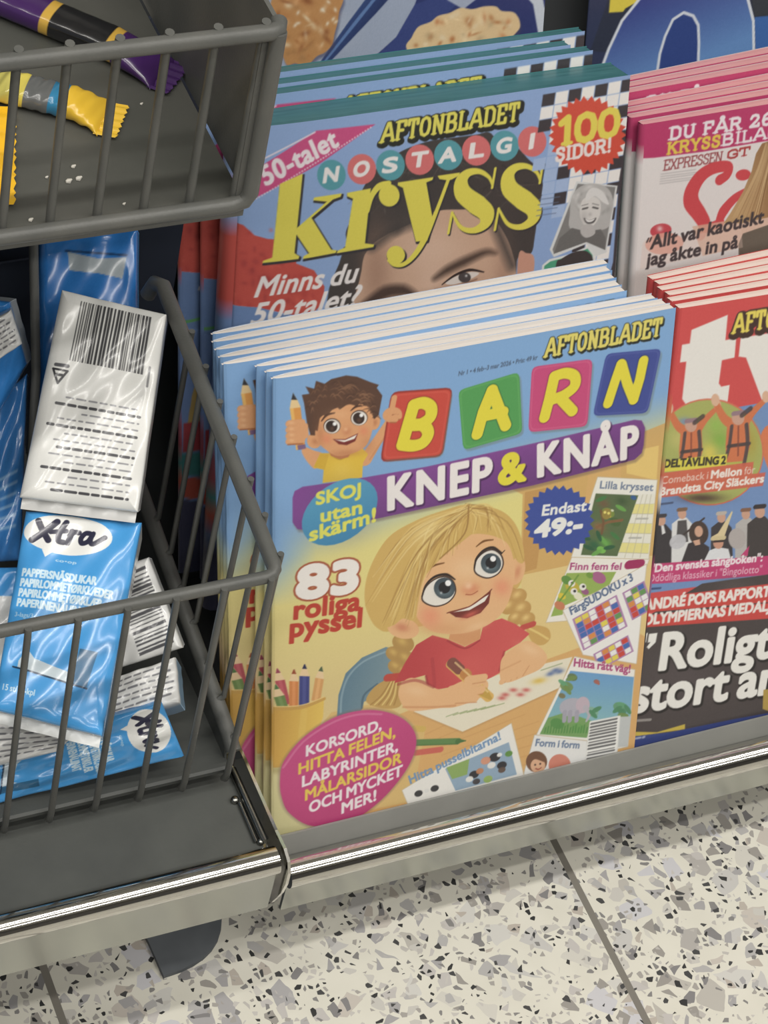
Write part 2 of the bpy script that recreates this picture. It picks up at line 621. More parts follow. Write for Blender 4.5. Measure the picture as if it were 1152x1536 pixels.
def paint_kids_cover(c):
    """children's puzzle magazine cover"""
    h, w = c.h, c.w
    V = (np.arange(h) / h)[:, None]
    U = (np.arange(w) / w)[None, :]
    t = np.clip((V + .10 * (U - .5) - .20) / .14, 0, 1)[..., None]
    t = t * t * (3 - 2 * t)
    c.a[:] = np.array((128, 172, 222)) * (1 - t) + np.array((234, 222, 138)) * t
    t2 = np.clip((V - .36) / .3, 0, 1)[..., None] * np.ones((1, w, 1))
    c.a[:] = c.a * (1 - t2) + np.array((226, 202, 140)) * t2
    side = np.clip(1 - U / .10, 0, 1)[..., None] * np.clip((.44 - V) / .1, 0, 1)[..., None]
    c.a[:] = c.a * (1 - side) + np.array((128, 172, 222)) * side
    # room behind the girl
    c.mp = (600, 700, 2.88)
    c.poly([(400, 60), (830, -60), (1180, -200), (1140, 470), (520, 480), (530, 120)], (214, 168, 98), .9)
    c.poly([(540, 110), (640, 90), (590, 440), (525, 460)], (196, 146, 82), .8)
    c.poly([(980, -60), (1120, -90), (1110, 60), (980, 30)], (240, 206, 120), .9)
    c.poly([(820, -10), (960, -40), (930, 440), (760, 450)], (222, 176, 108), .9)
    c.poly([(520, 470), (760, 420), (1150, 380), (1120, 800), (560, 850)], (232, 204, 136))
    # table
    c.poly([(-30, 1080), (300, 950), (560, 860), (1000, 700), (1100, 760), (1050, 1500), (-200, 1600), (-60, 1200)], (222, 172, 106))
    for k in range(9):
        c.line([(60 + 40 * k, 1180 + 22 * k), (420 + 60 * k, 1010 + 30 * k)], 5, (205, 152, 88), .5)
    # pencil cup, chair
    c.mp = (390, 740, 3.0727)
    c.poly([(330, 1010), (560, 960), (760, 1100), (700, 1420), (300, 1500), (60, 1560), (20, 1290), (120, 1270)], (222, 186, 116))
    c.poly([(0, 1270), (190, 1180), (420, 1540), (0, 1600)], (216, 208, 152))
    c.poly([(-20, 780), (55, 770), (70, 1010), (-20, 1020)], (150, 160, 90), .5)
    for a, b, wd, body, tip in [((85, 815), (122, 980), 44, (178, 72, 82), (150, 60, 80)), ((160, 815), (158, 1000), 42, (214, 132, 72), (150, 70, 40)),
                                ((208, 790), (205, 985), 46, (56, 62, 128), (30, 34, 70)), ((285, 800), (258, 960), 40, (218, 160, 96), (70, 90, 60)),
                                ((78, 890), (112, 1000), 48, (104, 132, 70), (70, 110, 60)), ((30, 790), (28, 1000), 30, (110, 70, 50), (80, 60, 40))]:
        a, b = np.array(a, float), np.array(b, float)
        d = (b - a) / np.linalg.norm(b - a)
        m = a + d * 55
        nrm = np.array([-d[1], d[0]])
        c.poly([m + nrm * wd / 2, m - nrm * wd / 2, b - nrm * wd / 2, b + nrm * wd / 2], body)
        c.poly([m + nrm * wd / 6, m - nrm * wd / 6, b - nrm * wd / 6, b + nrm * wd / 6], tuple(min(255, q + 28) for q in body), .6)
        c.poly([a + nrm * 4, a - nrm * 4, m - nrm * wd / 2, m + nrm * wd / 2], (238, 206, 160))
        c.poly([a + nrm * 2, a - nrm * 2, a + d * 22 - nrm * 11, a + d * 22 + nrm * 11], tip)
    cup = [(-30, 985), (100, 1000), (200, 988), (296, 950), (292, 1030), (278, 1075), (180, 1170), (110, 1268), (50, 1278), (-30, 1262)]
    c.grad(cup, (-30, 1100), (290, 1040), (196, 142, 62), (236, 198, 92))
    c.line([(-30, 985), (40, 1000), (100, 1000), (200, 988), (296, 948)], 16, (206, 160, 80), 1, True)
    c.line([(-30, 975), (40, 990), (100, 990), (200, 978), (296, 940)], 5, (240, 205, 130), 1, True)
    c.line([(205, 1010), (190, 1160)], 30, (238, 206, 110), .35)
    c.blob((100, 1282), 120, (150, 130, 80), .5, 22, -.2)
    c.grad([(355, 1030), (362, 930), (395, 830), (470, 757), (580, 708), (640, 720), (640, 900), (480, 960), (460, 1020)], (360, 850), (600, 850), (88, 122, 144), (120, 146, 156), smooth=False)
    c.line([(372, 1010), (378, 930), (408, 845), (478, 775), (590, 726)], 9, (150, 176, 188), .7, True)
    c.line([(470, 990), (480, 930), (540, 880)], 10, (66, 92, 112), .7, True)
    # --- girl: left braid, back hair
    HAIR, HAIR_L, HAIR_D = (214, 176, 98), (240, 212, 130), (164, 122, 62)
    for x, y, r in [(660, 690, 52), (620, 740, 42), (672, 760, 44), (628, 800, 40), (664, 822, 36)]:
        c.blob((x, y), r, (180, 140, 76), 1, r * .8, .4, hard=True)
        c.blob((x - 6, y - 8), r * .6, HAIR, .9, r * .4, .6)
    c.poly([(580, 860), (640, 850), (660, 930), (640, 985), (560, 990), (490, 960), (520, 900)], (196, 156, 88), smooth=True)
    for k in range(7):
        c.line([(600 + 6 * k, 868), (560 + 12 * k, 930), (510 + 18 * k, 975)], 6, HAIR_L if k % 2 else HAIR_D, .8, True)
    c.line([(588, 850), (640, 845)], 36, (190, 70, 60))
    c.poly([(569, 945), (548, 915), (547, 886), (558, 847), (583, 806), (624, 780), (668, 765), (702, 758), (746, 765), (770, 782), (782, 812), (785, 842),
            (775, 880), (740, 900), (650, 930), (620, 940), (598, 938)], HAIR, smooth=True) if False else None
    c.mp = None
    c.poly([(572, 946), (552, 920), (547, 886), (557, 847), (583, 806), (624, 781), (668, 765), (702, 757), (746, 764), (770, 782), (783, 812), (786, 842),
            (778, 880), (740, 905), (650, 935), (600, 944)], HAIR, smooth=True)
    # right braid
    c.mp = (600, 700, 2.88)
    for x, y, r in [(470, 560, 46), (510, 560, 40), (470, 605, 40), (525, 615, 44), (500, 655, 36), (548, 660, 38)]:
        c.blob((x, y), r, (196, 152, 84), 1, r * .8, -.5, hard=True)
        c.blob((x - 5, y - 8), r * .6, (240, 205, 130), .9, r * .4, -.6)
    c.poly([(545, 690), (590, 685), (640, 700), (650, 740), (620, 770), (580, 765), (555, 730)], (208, 166, 92), smooth=True)
    c.line([(560, 700), (600, 720), (640, 745)], 8, HAIR_L, .8)
    c.line([(530, 695), (575, 680)], 26, (196, 74, 66))
    # ears
    c.blob((505, 450), 34, SKIN, 1, 62, .25, hard=True)
    c.blob((508, 455), 17, (214, 138, 98), .8, 38, .25)
    c.mp = (390, 740, 3.0727)
    c.blob((660, 622), 74, SKIN, 1, 48, .2, hard=True)
    c.blob((655, 618), 42, (205, 125, 92), .8, 26, .2)
    # shirt
    c.mp = (600, 700, 2.88)
    shirt = [(-25, 935), (20, 850), (70, 770), (140, 728), (205, 745), (280, 778), (345, 745), (360, 680), (440, 655), (500, 680), (560, 722), (520, 760),
             (452, 800), (432, 890), (370, 925), (150, 965), (120, 950), (110, 900), (40, 920)]
    c.grad(shirt, (60, 860), (460, 760), (190, 62, 66), (212, 84, 82))
    c.blob((300, 860), 120, (222, 96, 90), .5, 90)
    c.line([(112, 905), (122, 955)], 10, (150, 44, 52), .6)
    c.line([(150, 950), (140, 830)], 14, (160, 48, 56), .35)
    c.line([(450, 800), (430, 880)], 10, (158, 48, 54), .6)
    c.line([(205, 752), (280, 785), (345, 750)], 7, (160, 48, 54), .8, True)
    # neck
    c.poly([(225, 690), (355, 660), (345, 745), (280, 775), (210, 745)], (216, 152, 102), smooth=False)
    # paper + drawing
    c.poly([(60, 1062), (420, 905), (745, 825), (690, 960), (270, 1150)], (150, 112, 70), .4, soft=12)
    c.poly([(60, 1058), (420, 900), (745, 822), (690, 955), (270, 1145)], (238, 230, 206))
    for x, y in [(455, 985), (490, 965), (520, 985), (545, 965), (440, 1000)]:
        c.blob((x, y), 22, (200, 84, 80), .85, 11)
    c.blob((600, 925), 40, (226, 190, 84), .9, 16, -.2)
    for x, y in [(650, 895), (690, 885), (672, 880)]:
        c.blob((x, y), 24, (84, 106, 158), .85, 12, -.3)
    for k in range(6):
        c.line([(200 + 30 * k, 1080 - 6 * k), (250 + 40 * k, 1062 - 8 * k)], 4, (130, 150, 90), .7)
    c.line([(610, 880), (700, 850)], 5, (120, 140, 90), .6)
    # arms and hands
    c.poly([(440, 830), (480, 790), (545, 752), (600, 775), (636, 822), (610, 870), (540, 905), (470, 932), (436, 922), (432, 880)], SKIN, smooth=True)
    for k in range(4):
        c.line([(440 + 26 * k, 930 - 10 * k), (470 + 26 * k, 880 - 10 * k)], 24, SKIN, 1)
        c.line([(452 + 26 * k, 934 - 10 * k), (480 + 26 * k, 890 - 10 * k)], 4, SKIN_D, .7)
    c.blob((560, 790), 60, SKIN_L, .6, 26, .4)
    c.line([(436, 880), (520, 840)], 8, SKIN_D, .4)
    c.mp = (390, 740, 3.0727)
    c.poly([(640, 940), (650, 880), (700, 850), (770, 880), (840, 905), (920, 870), (1000, 842), (1050, 870), (1040, 920), (1000, 950), (900, 985), (830, 990), (690, 1002)], SKIN, smooth=True)
    c.blob((720, 910), 70, SKIN_L, .55, 30, .2)
    c.line([(660, 985), (800, 985), (900, 978)], 10, SKIN_D, .6, True)
    c.line([(638, 880), (720, 862), (800, 893)], 14, (150, 46, 52), .5, True)
    # crayon in the fist
    c.line([(880, 785), (1055, 940)], 44, (226, 180, 96))
    c.line([(885, 780), (920, 812)], 46, (128, 72, 62))
    c.line([(945, 830), (952, 838)], 46, (196, 130, 70))
    c.line([(1030, 915), (1062, 945)], [40, 14], (200, 160, 70))
    c.line([(900, 780), (1050, 915)], 8, (246, 216, 150), .7)
    for a, b in [((880, 905), (1010, 870)), ((890, 930), (1020, 905)), ((880, 950), (990, 945)), ((960, 860), (1030, 850))]:
        c.line([a, b], 38, SKIN)
        c.line([(a[0] + 20, a[1] + 18), (b[0] + 8, b[1] + 18)], 5, SKIN_D, .8)
    # face
    c.mp = (600, 700, 2.88)
    face = [(52, 560), (70, 480), (120, 400), (220, 320), (340, 290), (450, 320), (488, 390), (494, 480), (470, 580), (425, 650), (350, 698), (255, 722), (150, 715), (90, 675), (62, 620)]
    c.poly(face, SKIN, smooth=True)
    c.blob((190, 700), 150, (214, 150, 100), .45, 40, .05)
    c.blob((130, 645), 62, (236, 140, 108), .65)
    c.blob((440, 520), 50, (236, 140, 108), .65)
    c.blob((290, 440), 90, SKIN_L, .6, 60)
    c.blob((330, 690), 60, SKIN_L, .45, 20, -.3)
    for wh, ic, r, hl in [([(100, 575), (112, 525), (150, 490), (195, 478), (228, 500), (236, 545), (205, 585), (150, 600)], (192, 525), 46, (208, 503)),
                          ([(328, 455), (330, 410), (360, 375), (400, 362), (434, 385), (442, 425), (420, 462), (375, 478)], (393, 418), 44, (402, 398))]:
        c.poly(wh, (60, 42, 36), smooth=True, grow=6)
        c.poly(wh, (240, 234, 224), smooth=True)
        c.blob(ic, r, (60, 72, 80), hard=True)
        c.blob((ic[0], ic[1] + r * .35), r * .8, (112, 134, 142), .8, r * .5)
        c.blob((ic[0], ic[1] - 2), r * .55, (24, 24, 28), hard=True)
        c.blob(hl, r * .28, (255, 255, 255), hard=True)
        c.blob((ic[0] - 14, ic[1] + 20), r * .14, (220, 226, 230), .8)
    c.line([(96, 560), (112, 512), (150, 476), (200, 466), (238, 488)], [6, 9, 12, 12, 5], (44, 32, 28), 1, True)
    c.line([(322, 440), (330, 398), (362, 362), (402, 350), (440, 374)], [5, 10, 12, 12, 6], (44, 32, 28), 1, True)
    c.line([(436, 378), (452, 362)], 4, (44, 32, 28))
    c.line([(112, 452), (145, 428), (190, 416)], [5, 10, 5], (118, 74, 36), 1, True)
    c.line([(330, 345), (362, 322), (402, 316)], [5, 10, 5], (118, 74, 36), 1, True)
    c.blob((305, 528), 46, (216, 120, 84), .75, 30, -.2)
    c.blob((296, 515), 22, (250, 210, 168), .8)
    c.line([(285, 552), (310, 552), (335, 538)], 5, (170, 84, 56), .8, True)
    c.poly([(208, 628), (300, 603), (370, 552), (393, 535), (384, 590), (348, 632), (290, 655), (240, 650)], (112, 42, 36), smooth=False, soft=2)
    c.poly([(222, 630), (300, 606), (370, 560), (384, 552), (366, 582), (300, 620)], (244, 238, 226))
    c.blob((305, 638), 50, (206, 92, 78), .9, 14, -.4)
    c.line([(204, 632), (300, 604), (372, 552), (396, 530)], 5, (120, 50, 36), 1, True)
    # fringe: painted strands
    c.mp = None
    c.poly([(702, 757), (746, 764), (770, 782), (783, 812), (786, 842), (776, 842), (768, 822), (752, 800), (735, 793), (716, 796), (690, 815), (661, 838), (636, 868),
            (627, 905), (622, 930), (604, 928), (590, 938), (566, 942), (550, 915), (548, 886), (558, 847), (583, 806), (624, 781), (668, 765)], HAIR, smooth=True)
    part = (703, 762)
    r2 = np.random.default_rng(3)
    ends = [(575, 935), (556, 905), (556, 880), (565, 858), (590, 925), (600, 918), (612, 925), (620, 900), (628, 872), (640, 862), (655, 842), (672, 830), (690, 815), (712, 797), (735, 793), (752, 802), (768, 824), (780, 836)]
    for k in range(90):
        i = r2.integers(0, len(ends))
        e = np.array(ends[i]) + r2.normal(0, 5, 2)
        s0 = np.array(part) + r2.normal(0, 4, 2)
        left = e[0] < 690
        mid = (s0 + e) / 2 + (np.array((-14, -20)) if left else np.array((14, -14))) * (1.0 if e[0] < 640 or e[0] > 730 else .4) + r2.normal(0, 3, 2)
        colr = [(240, 212, 134), (190, 148, 76), (228, 194, 112), (160, 118, 60), (248, 226, 160)][r2.integers(0, 5)]
        c.line([s0, mid, e], [1.0, 2.4, .8], colr, .55, True)
    c.blob((640, 795), 34, (250, 228, 160), .5, 14, -.6)
    c.line([(703, 760), (697, 800), (660, 838)], 2.5, (150, 108, 54), .7, True)
    # --- crayons lying on the table
    c.mp = (600, 700, 2.88)
    c.line([(70, 1192), (250, 1186)], 28, (92, 132, 74))
    c.line([(250, 1186), (284, 1184)], [22, 4], (70, 110, 60))
    c.line([(70, 1236), (175, 1222)], 26, (206, 98, 84))
    c.line([(60, 1130), (100, 1134)], 26, (214, 178, 92))
    c.line([(70, 1204), (250, 1198)], 5, (60, 96, 50), .6)
    # --- inset pages on the right
    c.poly([(745, 388), (1080, 395), (1050, 480), (700, 622), (722, 665), (632, 672)], (246, 242, 232), outline=(3, (206, 186, 150)))
    c.poly([(720, 460), (935, 455), (900, 520), (712, 600), (702, 640), (652, 648)], (150, 178, 84))
    for x, y, r, k in [(745, 520, 40, (196, 176, 60)), (860, 480, 40, (170, 90, 140)), (690, 600, 30, (206, 122, 88)), (770, 560, 26, (240, 236, 210)), (720, 490, 30, (90, 140, 60)), (800, 540, 22, (150, 84, 130)), (700, 560, 22, (226, 200, 60)), (820, 470, 20, (110, 150, 60))]:
        c.blob((x, y), r * .8, k, .95, r * .6, .5, hard=True)
    for x, y in [(742, 505), (752, 540), (790, 520)]:
        c.blob((x, y), 15, (240, 238, 230), hard=True)
        c.blob((x + 3, y - 2), 6, (40, 40, 44), hard=True)
    c.line([(690, 580), (720, 540), (770, 470)], 8, (110, 150, 60))
    c.text('Finn fem fel', (730, 446), (958, 446), 30, (168, 56, 116), bold=.03, slant=.15)
    c.line([(990, 425), (1040, 420)], 38, (160, 40, 90))
    c.poly([(855, 46), (1112, 60), (1075, 400), (742, 390)], (244, 242, 232), outline=(3, (206, 186, 150)))
    jung = [(846, 116), (1032, 125), (940, 388), (782, 382)]
    c.poly(jung, (84, 104, 66))
    for x, y, r, k in [(880, 160, 40, (110, 86, 60)), (900, 200, 34, (120, 140, 60)), (860, 260, 40, (140, 100, 66)), (840, 340, 44, (40, 92, 60)), (890, 330, 40, (96, 166, 70)), (960, 150, 36, (60, 84, 50)),
                       (930, 240, 30, (70, 96, 52)), (905, 215, 9, (240, 200, 60)), (885, 195, 9, (30, 30, 30)), (918, 190, 8, (230, 230, 200)), (870, 360, 24, (120, 190, 80)), (1010, 135, 16, (50, 90, 150))]:
        c.blob((x, y), r * .85, k, .95, r * .6, .4, hard=r < 36)
    for x, y, a in [(815, 350, .4), (850, 372, -.5), (880, 320, .9), (905, 350, -.2), (930, 300, .7), (860, 300, 1.2), (800, 310, .2), (955, 180, .5), (870, 140, -.4)]:
        c.blob((x, y), 26, [(62, 120, 64), (104, 168, 76), (40, 86, 56)][int(x) % 3], .95, 9, a, hard=True)
    c.line([(850, 262), (900, 240), (960, 232)], 12, (128, 92, 58))
    c.line([(868, 190), (880, 240), (872, 290)], 10, (112, 80, 52))
    c.blob((893, 205), 20, (150, 130, 60), 1, 24, .3, hard=True)
    c.blob((886, 198), 6, (240, 226, 120), hard=True)
    c.blob((902, 202), 6, (240, 226, 120), hard=True)
    c.poly([(1032, 122), (1105, 120), (1072, 398), (938, 392)], (240, 238, 224))
    for k in range(6):
        a0, a1 = k / 6.5, (k + 1) / 6.5
        L = lambda t: (1032 - 94 * t, 122 + 270 * t)
        Rr = lambda t: (1105 - 33 * t, 120 + 278 * t)
        if k in (1, 3, 5):
            c.poly([L(a0), Rr(a0), Rr(a1), L(a1)], (238, 228, 146))
        c.line([L(a1), Rr(a1)], 3, (190, 184, 160), .8)
        if k in (2, 4):
            c.line([(L((a0 + a1) / 2)[0] + 25, L((a0 + a1) / 2)[1]), (L((a0 + a1) / 2)[0] + 75, L((a0 + a1) / 2)[1])], 8, (150, 150, 146), .6)
    for k in range(1, 4):
        c.line([(1032 + 73 * k / 4, 122), (938 + 134 * k / 4, 394)], 3, (190, 184, 160), .8)
    c.text('Lilla krysset', (860, 94), (1094, 106), 32, (108, 124, 152), bold=.03, slant=.15)
    c.poly([(705, 622), (1066, 424), (1060, 480), (1022, 852), (792, 812)], (246, 244, 240), outline=(3, (206, 190, 160)))
    c.text('FärgSUDOKU x 3', (738, 642), (1012, 490), 32, (84, 104, 140), bold=.04, slant=.1, up=(-.45, -.9))

    def sud(o, ex, ey, nx, ny, seed):
        r3 = np.random.default_rng(seed)
        pal = [(66, 104, 178), (206, 66, 56), (222, 140, 70), (98, 150, 84), (244, 244, 240), (244, 244, 240), (232, 214, 84), (244, 244, 240), (66, 104, 178), (206, 66, 56)]
        o, ex, ey = np.array(o, float), np.array(ex, float) / nx, np.array(ey, float) / ny
        c.poly([o - ex * .2 - ey * .2, o + ex * (nx + .2) - ey * .2, o + ex * (nx + .2) + ey * (ny + .2), o - ex * .2 + ey * (ny + .2)], (176, 130, 176))
        for i in range(nx):
            for j in range(ny):
                q = o + ex * i + ey * j
                c.poly([q + ex * .06 + ey * .06, q + ex * .94 + ey * .06, q + ex * .94 + ey * .94, q + ex * .06 + ey * .94], pal[r3.integers(0, 10)])
    sud((752, 660), (180, -98), (45, 128), 6, 6, 5)
    sud((968, 548), (84, -46), (40, 110), 3, 5, 8)
    sud((842, 812), (140, -76), (22, 62), 5, 3, 9)
    c.poly([(755, 822), (1015, 880), (985, 1210), (800, 1250), (575, 1190)], (246, 242, 234), outline=(3, (206, 190, 160)))
    c.grad([(736, 882), (1012, 910), (996, 1085), (950, 1085), (820, 1110), (805, 1172), (604, 1156)], (900, 890), (800, 1140), (104, 158, 210), (140, 190, 190))
    c.poly([(640, 1085), (720, 1060), (830, 1100), (808, 1172), (604, 1156)], (116, 160, 92))
    for x, y, r, k in [(745, 910, 26, (96, 116, 70)), (720, 950, 34, (110, 140, 80)), (850, 930, 16, (150, 100, 90)), (720, 1030, 40, (176, 176, 186)), (770, 1025, 38, (186, 176, 190)), (800, 1040, 24, (206, 160, 166)), (830, 1060, 34, (130, 176, 150)),
                       (950, 1040, 34, (96, 150, 110)), (960, 1060, 22, (70, 130, 90)), (680, 1110, 36, (80, 140, 70)), (770, 1130, 34, (104, 160, 84)), (700, 990, 18, (120, 110, 70))]:
        c.blob((x, y), r * .85, k, .92, r * .62, .3, hard=r < 37)
    c.blob((745, 1040), 56, (178, 176, 188), 1, 40, -.1, hard=True)
    c.blob((790, 1030), 30, (196, 178, 190), 1, 36, .2, hard=True)
    c.line([(800, 1040), (818, 1070), (806, 1100)], [20, 14, 9], (184, 180, 190), 1, True)
    for x in (712, 735, 765):
        c.line([(x, 1060), (x - 2, 1098)], 18, (164, 162, 176))
    for x, y, a in [(960, 1030, .3), (940, 1050, -.6), (985, 1050, 1.0), (965, 1075, .1), (835, 1070, .8), (850, 1050, -.5), (705, 935, .6), (740, 915, -.3), (725, 965, 1.0)]:
        c.blob((x, y), 24, [(96, 160, 116), (74, 134, 92), (110, 140, 74)][int(x) % 3], .95, 10, a, hard=True)
    for k in range(16):
        c.line([(625 + 12 * k, 1150), (630 + 12 * k, 1128 - 6 * (k % 3))], 5, (76, 136, 66))
    c.line([(845, 930), (860, 940), (850, 925)], 8, (170, 96, 84))
    c.text('Hitta rätt väg!', (748, 862), (998, 892), 34, (172, 62, 116), bold=.04, slant=.1)
    c.poly([(950, 1082), (1000, 1080), (985, 1210), (925, 1215)], (196, 200, 200))
    c.poly([(582, 1160), (808, 1186), (800, 1380), (520, 1400), (540, 1310)], (238, 238, 236), outline=(3, (200, 180, 150)))
    c.text('Form i form', (582, 1206), (776, 1218), 30, (104, 124, 156), bold=.04, slant=.15)
    c.blob((590, 1275), 46, (112, 74, 52), hard=True)
    c.blob((596, 1292), 32, (226, 176, 140), hard=True)
    c.blob((584, 1288), 4, (60, 40, 36), hard=True)
    c.blob((606, 1284), 4, (60, 40, 36), hard=True)
    c.line([(586, 1304), (598, 1308), (610, 1300)], 4, (150, 60, 50), 1, True)
    c.line([(560, 1262), (590, 1256), (625, 1268)], 16, (112, 74, 52), 1, True)
    c.blob((690, 1290), 48, (214, 130, 110), hard=True)
    c.poly([(823, 1104), (950, 1080), (930, 1320), (795, 1340)], (246, 246, 242), outline=(4, (230, 230, 226)))
    ys = 1112
    r4 = np.random.default_rng(4)
    while ys < 1310:
        t_ = float(r4.uniform(3, 9))
        f = (ys - 1104) / 220
        c.line([(828 - 26 * f, ys), (938 - 18 * f, ys - 22)], t_, (88, 88, 90), .9)
        ys += t_ + float(r4.uniform(4, 8))
    c.poly([(10, 1398), (480, 1110), (545, 1380), (60, 1520)], (242, 240, 234), outline=(3, (206, 186, 150)))
    c.text('Hitta pusselbitarna!', (42, 1372), (440, 1176), 34, (112, 148, 190), bold=.04, slant=.1, up=(-.4, -.9))
    c.poly([(195, 1305), (470, 1190), (505, 1330), (240, 1400)], (146, 172, 196))
    c.poly([(200, 1300), (300, 1262), (290, 1330), (225, 1350)], (140, 172, 96))
    for x, y, r, k in [(410, 1255, 30, (36, 34, 38)), (440, 1290, 26, (36, 34, 38)), (430, 1245, 14, (240, 240, 236)), (395, 1290, 22, (240, 238, 232)), (320, 1330, 26, (36, 34, 38)), (300, 1350, 20, (240, 238, 232)), (345, 1315, 20, (196, 130, 90)),
                       (370, 1270, 26, (220, 150, 120)), (440, 1310, 20, (90, 70, 60)), (330, 1360, 20, (60, 56, 58)), (470, 1240, 20, (90, 140, 60)), (80, 1412, 22, (40, 40, 42)), (150, 1390, 22, (40, 40, 42)), (115, 1400, 14, (230, 230, 226)), (380, 1350, 24, (150, 180, 90))]:
        c.blob((x, y), r * .85, k, .95, r * .6, -.4, hard=True)
    # --- price star
    c.poly(star((688, 232), 152, 134, 26), (54, 74, 156))
    c.text('Endast', (608, 212), (804, 190), 44, (244, 244, 240), bold=.05, slant=.15)
    c.text('49:-', (580, 306), (788, 278), 66, (244, 244, 240), bold=.09, slant=.15)
    # --- words on the left
    c.mp = (390, 740, 3.0727)
    c.text('83', (168, 488), (466, 444), 138, (248, 242, 236), bold=.09, slant=.05, outline=(9, (168, 84, 56)))
    c.text('roliga', (152, 585), (462, 535), 84, (190, 58, 44), bold=.06, slant=.05)
    c.text('pyssel', (136, 668), (474, 612), 84, (190, 58, 44), bold=.06, slant=.05)
    bub = [(97, 1330), (115, 1240), (200, 1130), (330, 1040), (450, 1003), (560, 1003), (660, 1040), (716, 1110), (710, 1200), (650, 1310), (540, 1430), (400, 1520), (240, 1535), (140, 1480), (105, 1410)]
    c.poly(bub, (126, 96, 96), .5, soft=14, smooth=True, grow=8)
    c.grad(bub, (300, 1020), (480, 1500), (204, 76, 134), (186, 56, 112), smooth=True)
    c.line([(112, 1270), (200, 1150), (330, 1060), (450, 1020), (560, 1018)], 10, (226, 130, 170), .6, True)
    for tx, a, b, yl in [('KORSORD,', (210, 1216), (562, 1086), 0), ('HITTA FELEN,', (176, 1300), (626, 1120), 1), ('LABYRINTER,', (192, 1358), (638, 1184), 0),
                         ('MÅLARSIDOR', (206, 1420), (652, 1240), 1), ('OCH MYCKET', (226, 1476), (656, 1298), 0), ('MER!', (372, 1478), (540, 1412), 0)]:
        c.text(tx, a, b, 47, (236, 204, 84) if yl else (246, 236, 238), bold=.05, slant=.02)
    # --- boy
    c.mp = (330, 400, 3.1135)
    B_S, B_D, B_L = (226, 162, 112), (186, 116, 76), (244, 192, 144)
    c.poly([(395, 845), (440, 860), (482, 880), (450, 945), (415, 920), (385, 870)], B_S, smooth=True)
    c.line([(680, 900), (725, 830), (790, 730)], [62, 50, 44], B_S, 1, True)
    c.line([(700, 900), (740, 840), (800, 750)], 8, B_D, .4, True)
    c.poly([(480, 1012), (485, 950), (438, 940), (470, 872), (520, 872), (590, 880), (660, 842), (692, 876), (668, 915), (664, 985)], (232, 192, 62), smooth=False, soft=2)
    c.poly([(440, 938), (470, 872), (510, 876), (490, 950)], (214, 170, 50), .8)
    c.blob((570, 950), 60, (240, 204, 80), .7)
    c.line([(520, 878), (560, 900), (600, 880)], 8, (190, 146, 40), .8, True)
    c.poly([(500, 850), (620, 850), (600, 890), (560, 900), (520, 885)], B_D)
    c.blob((442, 815), 34, B_S, 1, 36, 0, hard=True)
    c.blob((445, 818), 18, B_D, .7)
    c.blob((722, 725), 26, B_S, 1, 38, .2, hard=True)
    c.blob((724, 728), 13, B_D, .7, 20)
    hair = [(395, 640), (385, 602), (420, 596), (402, 562), (442, 572), (450, 535), (490, 548), (520, 526), (590, 508), (640, 514), (705, 540), (742, 552), (732, 566), (758, 602), (750, 645), (742, 690), (722, 712), (640, 660), (520, 700), (460, 740), (452, 790), (425, 790), (408, 730)]
    c.poly(hair, (84, 56, 44), smooth=False, soft=2)
    c.poly([(448, 800), (455, 730), (490, 690), (560, 655), (640, 640), (700, 660), (716, 720), (706, 785), (678, 840), (620, 872), (545, 884), (485, 848)], B_S, smooth=True)
    c.poly([(430, 760), (440, 660), (500, 600), (600, 570), (700, 600), (742, 660), (716, 690), (690, 650), (660, 632), (640, 652), (600, 640), (560, 668), (540, 650), (500, 700), (470, 690), (458, 770)], (88, 58, 44), soft=2)
    r5 = np.random.default_rng(6)
    for k in range(64):
        f = r5.uniform(0, 1)
        x, y = 425 + 290 * f, 640 - 105 * math.sin(math.pi * (f * .8 + .18)) + r5.uniform(10, 80) * (1 if f > .12 else 1.5)
        dx = r5.uniform(26, 60) * (1 if f > .3 else -.5)
        c.line([(x, y), (x + dx * .5, y - r5.uniform(6, 16)), (x + dx, y + r5.uniform(-6, 14))], [2, 7, 2], [(124, 86, 62), (66, 42, 34), (146, 104, 76)][k % 3], .6, True)
    for c_, hl in [((524, 745), (536, 735)), ((650, 706), (660, 694))]:
        c.blob(c_, 40, (50, 34, 30), 1, 36, -.2, hard=True)
        c.blob((c_[0], c_[1] + 2), 37, (244, 238, 230), 1, 33, -.2, hard=True)
        c.blob((c_[0] - 2, c_[1] + 2), 27, (40, 28, 26), hard=True)
        c.blob((c_[0], c_[1] + 12), 14, (96, 64, 50), .8)
        c.blob(hl, 9, (255, 255, 255), hard=True)
    c.line([(476, 722), (500, 694), (536, 684)], [6, 12, 6], (70, 42, 32), 1, True)
    c.line([(612, 672), (635, 654), (662, 650)], [5, 11, 5], (70, 42, 32), 1, True)
    c.blob((592, 768), 24, (204, 126, 86), .8)
    c.blob((588, 760), 12, B_L, .8)
    c.blob((590, 872), 90, B_D, .55, 22, -.1)
    c.blob((470, 790), 24, B_D, .5, 70)
    c.blob((690, 830), 40, B_D, .35, 50)
    c.blob((500, 806), 30, (230, 130, 96), .6)
    c.blob((672, 768), 26, (230, 130, 96), .6)
    c.blob((560, 690), 60, B_L, .35, 30)
    c.poly([(528, 806), (585, 806), (645, 778), (632, 815), (592, 834), (555, 830)], (116, 40, 36), soft=2)
    c.poly([(536, 809), (585, 810), (640, 784), (628, 804), (580, 820)], (246, 240, 230))
    # boy's pencil and hands
    c.poly([(330, 664), (378, 652), (402, 850), (360, 860)], (224, 152, 74))
    c.poly([(330, 664), (346, 660), (372, 858), (360, 860)], (240, 186, 100))
    c.poly([(334, 640), (345, 595), (366, 628), (380, 660), (330, 668)], (238, 206, 150))
